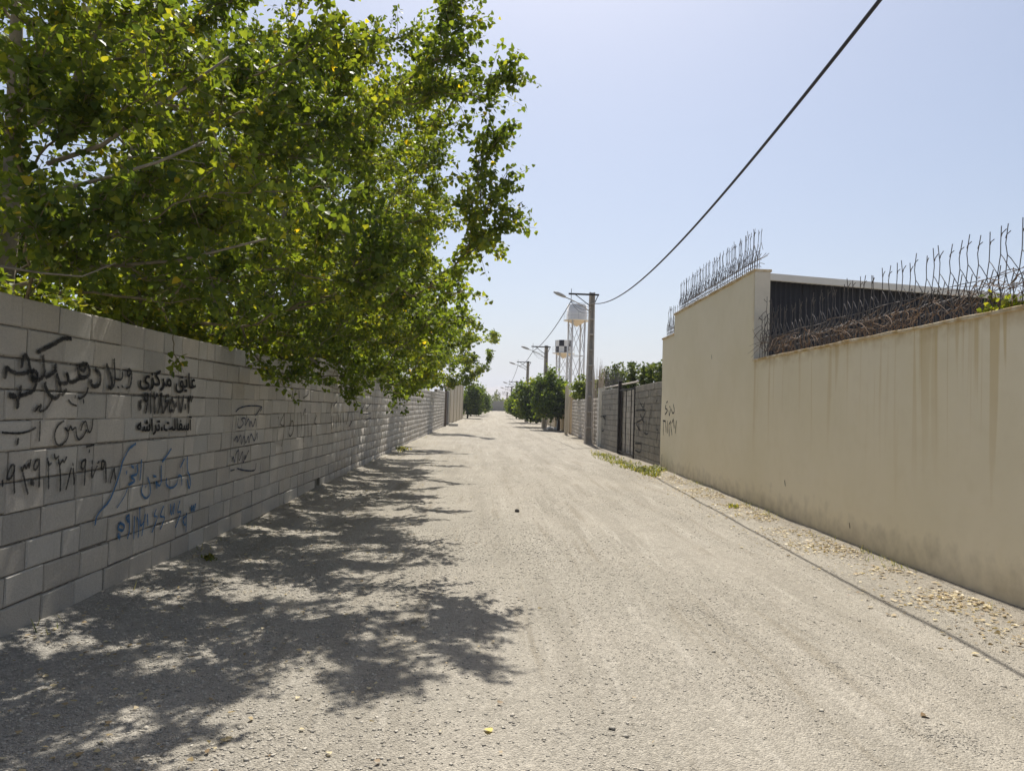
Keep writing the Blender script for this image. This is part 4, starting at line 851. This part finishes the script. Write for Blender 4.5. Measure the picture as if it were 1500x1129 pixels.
for k, (u, vt, y) in enumerate([(867.5, 428.5, 35.0), (800.5, 506, 55.5), (773.5, 529, 75.5), (757, 558, 104), (749.5, 566, 128), (743, 574, 158)]):
    P = aty(u, vt, y); tops.append(pole(P[0], y, P[2]-T(y)+.1, ['tall concrete utility pole with ladder recesses, street lamp and crossarm beside the gate pillar', 'concrete utility pole with street lamp rising above the dark round tree with sacks'][k] if k < 2 else '%s utility pole with street lamp counted from the tall near pole' % nth[k], k < 2))
def catenary(a, b, sag, n=24):
    t = np.linspace(0, 1, n)[:, None]; P = a*(1-t)+b*t; P[:, 2] -= (4*sag*t*(1-t))[:, 0]; return P
for k in range(5):
    tag(MB().tube(catenary(tops[k][0], tops[k+1][0], .35), .022, 5).build('power_cable', M_cable, None, True), 'thin overhead cable between %s' % ['the tall near pole and the next pole', 'the second and third poles', 'the third and fourth poles', 'the fourth and fifth poles', 'the last two poles'][k], 'cable', 'overhead cables')
# thick near cable: traced on its vertical plane, running on past the camera
CA, CB = np.array([3.55, 6.0]), np.array([tops[0][1][0], tops[0][1][1]])
tr = [(872, 446), (900, 434), (950, 402), (1000, 356), (1050, 298), (1100, 233), (1150, 170), (1200, 110), (1250, 50), (1290, 2)]
Q = np.array([onw(u, v, CA, CB) for u, v in tr]); s = Q[:, 1]; co = np.polyfit(s, Q[:, 2], 2); print('cable', Q[:, 1].round(1), Q[:, 2].round(2), co)
yy = np.concatenate([np.linspace(-14, 8, 30), np.linspace(8.5, CB[1], 40)]); xx = CA[0]+(CB[0]-CA[0])*(yy-CA[1])/(CB[1]-CA[1]); zz = np.polyval(co, yy); zz += (tops[0][1][2]-zz[-1])*np.clip((yy-20)/15, 0, 1)**2
tag(MB().tube(np.stack([xx, yy, zz], -1), .021, 7).build('power_cable', M_cable, None, True), 'thick twisted overhead cable sweeping across the sky to the tall near pole', 'cable', 'overhead cables')

# ------------------------------------------------------------------ water towers
def tower(u, vtop, vbot, y, wpx, label, checker):
    a = aty(u, vtop, y); b = aty(u, vbot, y); x = a[0]; z1, zb = a[2], b[2]; rad = wpx/2*y/F; z0 = T(y); root = empty('water_tower', (x, y, z0), label, 'water tower', 'water towers')
    n = 32; m = MB()
    def ringpts(r, z): return [(x+r*math.cos(2*math.pi*k/n), y+r*math.sin(2*math.pi*k/n), z) for k in range(n)]
    if checker:
        ns = 10; zm = (z1+zb)/2
        for row in range(2):
            za, zc = (zb+.002, zm-.002) if row == 0 else (zm+.002, z1)
            for k in range(ns):
                m = MB(); V = []; t0 = 2*math.pi*k/ns+.25; 
                for i in range(5):
                    t = t0+2*math.pi/ns*i/4; V += [(x+rad*math.cos(t), y+rad*math.sin(t), za), (x+rad*math.cos(t), y+rad*math.sin(t), zc), (x+(rad-.05)*math.cos(t), y+(rad-.05)*math.sin(t), za), (x+(rad-.05)*math.cos(t), y+(rad-.05)*math.sin(t), zc)]
                Fc = []
                for i in range(4): c = i*4; Fc += [(c, c+4, c+5, c+1), (c+2, c+3, c+7, c+6), (c+1, c+5, c+7, c+3), (c, c+2, c+6, c+4)]
                m.add(V, Fc); m.build('checker_panel', M_black if (k+row) % 2 else M_white, root)
        m = MB(); m.add(ringpts(rad-.01, z1-.02)+[(x, y, z1+.05)], [(k, (k+1) % n, n) for k in range(n)]); m.build('lid', M_white, root)
    else:
        m = MB(); V = ringpts(rad, zb)+ringpts(rad*.99, z1)+[(x, y, z1+.06)]; m.add(V, [(k, (k+1) % n, n+(k+1) % n, n+k) for k in range(n)]+[(n+k, n+(k+1) % n, 2*n) for k in range(n)]); m.build('tank', M_white, root, True)
    m = MB(); V = ringpts(rad*1.32, zb-.03)+ringpts(rad*1.32, zb-.09)+ringpts(rad*.9, zb-.09)+ringpts(rad*.9, zb-.03); m.add(V, [(4*0+k+n*i, (k+1) % n+n*i, (k+1) % n+n*((i+1) % 4), k+n*((i+1) % 4)) for k in range(n) for i in range(4)]); m.build('platform', M_white, root)
    m = MB(); m.add(ringpts(rad*.98, zb-.095)+[(x, y, zb-.75*rad*.9)], [((k+1) % n, k, n) for k in range(n)]); m.build('cone_bottom', simple('cream_paint', (.68, .58, .45), .6, .06), root, True)
    m = MB()
    for k in range(0, n, 4):
        c, s = math.cos(2*math.pi*k/n), math.sin(2*math.pi*k/n); m.tube([(x+rad*1.28*c, y+rad*1.28*s, zb-.05), (x+rad*1.28*c, y+rad*1.28*s, zb+.8)], .015, 4)
    for zz in (.4, .8): m.tube([(x+rad*1.28*math.cos(t), y+rad*1.28*math.sin(t), zb+zz) for t in np.linspace(0, 2*math.pi, 25)], .013, 4)
    m.build('railing', M_lamp, root)
    L = []
    for k in range(4):
        t = math.pi/4+math.pi/2*k+.2; L.append(np.array((x+rad*.92*math.cos(t), y+rad*.92*math.sin(t)))); MB().tube([(L[k][0], L[k][1], z0), (L[k][0], L[k][1], zb-.06)], .10, 8).build('leg', M_white, root, True)
    for lv in range(3):
        za, zc = z0+(zb-z0)*lv/3, z0+(zb-z0)*(lv+1)/3
        for k in range(4):
            p, q2 = L[k], L[(k+1) % 4]; m = MB(); m.tube([(p[0], p[1], za), (q2[0], q2[1], zc-.2)], .028, 4); m.tube([(q2[0], q2[1], za), (p[0], p[1], zc-.2)], .028, 4); m.tube([(p[0], p[1], zc-.2), (q2[0], q2[1], zc-.2)], .035, 4); m.build('brace', M_lamp, root)
    m = MB(); lx, ly = x-rad*.75, y-rad*.95
    for dx in (-.18, .18): m.tube([(lx+dx, ly, z0), (lx+dx, ly, zb-.05)], .03, 4)
    for zz in np.arange(z0+.3, zb, .35): m.tube([(lx-.18, ly, zz), (lx+.18, ly, zz)], .012, 4)
    m.build('ladder', M_lamp, root)
tower(845.5, 447, 469, 80, 29.5, 'tall white water tank on lattice legs behind the utility pole', False)
tower(826, 499, 517, 96, 25, 'black and white checkered water tank on legs', True)

# ------------------------------------------------------------------ small things on the ground
r = np.random.default_rng(61)
n = 9000; y = 3.6+16.5*r.random(n)**1.25; off = np.abs(r.normal(0, .42, n))+.03; patch = np.sin(y*2.3)+np.sin(y*5.1+1)+r.normal(0, 1.1, n); k = patch > .25; y = y[k]; off = off[k]
x = RA[0]+(RB[0]-RA[0])*(y-RA[1])/(RB[1]-RA[1])-.12-off; P = np.stack([x, y, rz(x, y)+.012], -1); me, _ = leaves_mesh(P, r.uniform(.014, .05, len(P)), r, r.random(len(P)), 'leaf_litter', M_litter, droop=0.)
V = np.array([v.co[:] for v in me.vertices]); zb = np.repeat(P[:, 2], NLV); V[:, 2] = zb+np.abs(V[:, 2]-zb)*.35; me.vertices.foreach_set('co', V.astype(np.float32).ravel()); me.update()
tag(put('leaf_litter', me), 'dry yellow fallen leaves gathered along the cream wall foot', 'leaf litter', kind='stuff')
n = 1700; y = 3+30*r.random(n)**1.5; x = lc(0)[0]+.15+np.abs(r.normal(0, 1.3, n)); P = np.stack([x, y, rz(x, y)+.012], -1); me, _ = leaves_mesh(P, r.uniform(.015, .04, n), r, r.random(n), 'leaf_litter', M_litter, droop=0.)
V = np.array([v.co[:] for v in me.vertices]); zb = np.repeat(P[:, 2], NLV); V[:, 2] = zb+np.abs(V[:, 2]-zb)*.35; me.vertices.foreach_set('co', V.astype(np.float32).ravel()); me.update()
tag(put('leaf_litter', me), 'scattered dry leaves on the gravel under the poplars', 'leaf litter', kind='stuff')
def weed(u, v, rad, n, hgt, label, seed, nm='weed_clump'):
    r = np.random.default_rng(seed); P = gnd(u, v); z0 = float(rz(P[0], P[1])); V = []; Fc = []; rd = []
    for k in range(n):
        a = r.uniform(0, 6.28); rr = r.random()**.8*(1+.35*math.sin(a*3+seed)); bx, by = P[0]+math.cos(a)*rad[0]*rr, P[1]+math.sin(a)*rad[1]*rr; zb = float(rz(bx, by))-.01; h = hgt*r.uniform(.4, 1.2); t = r.uniform(0, 6.28); l = r.uniform(.3, 1.1)*h; w = r.uniform(.006, .014); dx, dy = math.cos(t), math.sin(t); b = len(V)
        V += [(bx-dy*w, by+dx*w, zb), (bx+dy*w, by-dx*w, zb), (bx+dx*l*.5+dy*w*1.3, by+dy*l*.5-dx*w*1.3, zb+h*.7), (bx+dx*l*.5-dy*w*1.3, by+dy*l*.5+dx*w*1.3, zb+h*.7), (bx+dx*l+dy*.001, by+dy*l, zb+h*.85), (bx+dx*l-dy*.001, by+dy*l, zb+h*.85)]
        Fc += [(b, b+1, b+2, b+3), (b+3, b+2, b+4, b+5)]; q_ = r.random(); rd += [q_, q_]
    o = put(nm, mesh_np(nm, np.array(V), np.array(Fc), M_weed, False, rd)); tag(o, label, 'weeds', kind='stuff' if n > 300 else None)
weed(946, 692, (.45, 1.3), 800, .12, 'bright green weed clump at the corner of the cream wall', 1)
weed(908, 679, (.45, 1.8), 330, .10, 'weed patch in front of the barred steel gate', 2)
weed(884, 668, (.45, 2.2), 330, .10, 'weed patch in front of the smoother grey block wall', 3)
weed(1072, 745, (.08, .2), 40, .08, 'small weed tuft at the foot of the cream wall', 4)
weed(310, 812, (.08, .1), 26, .08, 'small yellow green weed tuft at the block wall foot', 5)
weed(588, 660, (.25, 1.2), 160, .12, 'dry weeds at the block wall foot beyond the drain hole', 6)
for k, (u, v, s) in enumerate([(757, 751, .04)]):
    P = gnd(u, v); bm = bmesh.new(); bmesh.ops.create_icosphere(bm, subdivisions=2, radius=s); r = np.random.default_rng(k+5)
    for vv in bm.verts: vv.co *= float(r.uniform(.8, 1.1)); vv.co.z *= .75
    me = bpy.data.meshes.new('rock'); bm.to_mesh(me); bm.free(); me.materials.append(simple('dark_rock', (.06, .055, .05), .9, .3, 30, .5) if k == 0 else M_blockd)
    o = put('rock', me); o.location = (P[0], P[1], float(rz(P[0], P[1]))+s*.5); tag(o, ['black lump of rock lying alone mid road', 'small grey stone on the near gravel beside a tyre rut', 'brown stone near the cream wall leaf litter'][k], 'rock')
for k, (u, v) in enumerate([(720, 1076), (1357, 1053)]):
    P = gnd(u, v); m = MB(); m.add([(p[0]*.045, p[1]*.045, abs(p[0])*.02+.002) for p in LEAF], [tuple(f) for f in LF]); o = m.build('fallen_leaf', M_litter if k else leaf_mat('yellow_leaf', [(.6, .5, .12), (.5, (.6, .5, .12)), (.6, .5, .12)], .2)); o.location = (P[0], P[1], float(rz(P[0], P[1]))+.004); o.rotation_euler = (.04, .03, 1.+k)
    tag(o, ['single bright yellow leaf lying on the gravel', 'curled tan leaf lying on the gravel near the cable shadow'][k], 'leaf')
r = np.random.default_rng(88); V = []; Fc = []; rd = []
for k in range(1500):
    if k % 3: yb = 4.2+15.5*r.random(); xb = rc(yb)[0]-.05-abs(r.normal(0, .12))
    else: yb = 5+45*r.random()**1.3; xb = lc(yb)[0]+.06+abs(r.normal(0, .14))
    if math.sin(yb*1.7)+math.sin(yb*3.9+2)+r.normal(0, .5) < .5: continue
    h = r.uniform(.02, .09); a = r.uniform(0, 6.28); l = h*r.uniform(.4, 1.4); w = r.uniform(.002, .005); zb = float(rz(xb, yb))-.005; dx, dy = math.cos(a), math.sin(a); b = len(V)
    V += [(xb-dy*w, yb+dx*w, zb), (xb+dy*w, yb-dx*w, zb), (xb+dx*l+dy*w*.4, yb+dy*l-dx*w*.4, zb+h), (xb+dx*l-dy*w*.4, yb+dy*l+dx*w*.4, zb+h)]; Fc.append((b, b+1, b+2, b+3)); rd.append(.3+.7*r.random())
tag(put('dry_grass', mesh_np('dry_grass', np.array(V), np.array(Fc), M_weed, False, rd)), 'short dry grass wisps along the feet of both walls', 'grass', kind='stuff')
# white sacks, pipe and post by the round tree
for k, (u, y, s) in enumerate([(806, 53.2, .28), (815, 52.8, .25)]):
    P = aty(u, 622, y); bm = bmesh.new(); bmesh.ops.create_icosphere(bm, subdivisions=2, radius=s); r = np.random.default_rng(k+15)
    for vv in bm.verts: vv.co *= float(r.uniform(.85, 1.1)); vv.co.z *= .6
    me = bpy.data.meshes.new('sack'); bm.to_mesh(me); bm.free(); me.materials.append(M_white); o = put('sack', me); o.location = (P[0], y, T(y)+s*.45); tag(o, ['larger white sack dumped at the foot of the round tree', 'smaller white sack dumped beside the pale pipe post'][k], 'sack', 'white sacks')
P = aty(817, 600, 52.6); tag(MB().tube([(P[0], 52.6, T(52)-.1), (P[0], 52.6, P[2])], .06, 8).build('pipe_post', simple('blue_white', (.55, .6, .66), .5), None, True), 'pale bluish pipe post beside the dark round tree', 'post')
P = aty(831, 565, 46.2); tag(MB().prism([(P[0]-.1, 46.1), (P[0]+.1, 46.1), (P[0]+.1, 46.3), (P[0]-.1, 46.3)], T(46)-.1, P[2]).build('slim_post', M_creamfar, None), 'slim tan concrete post at the end of the pale block wall', 'post')

# ------------------------------------------------------------------ haze
hm = bpy.data.materials.new('haze_air'); hm.use_nodes = True; ht = hm.node_tree; ht.nodes.clear(); ho = ht.nodes.new('ShaderNodeOutputMaterial'); hv = ht.nodes.new('ShaderNodeVolumePrincipled')
hv.inputs['Color'].default_value = (.86, .9, 1, 1); hv.inputs['Density'].default_value = .00035; hv.inputs['Anisotropy'].default_value = .2; ht.links.new(hv.outputs[0], ho.inputs['Volume'])
tag(MB().box(-4050, 4050, -260, 4560, -4, 190).build('haze', hm), 'thin pale dusty air over the whole lane', 'haze', kind='stuff')
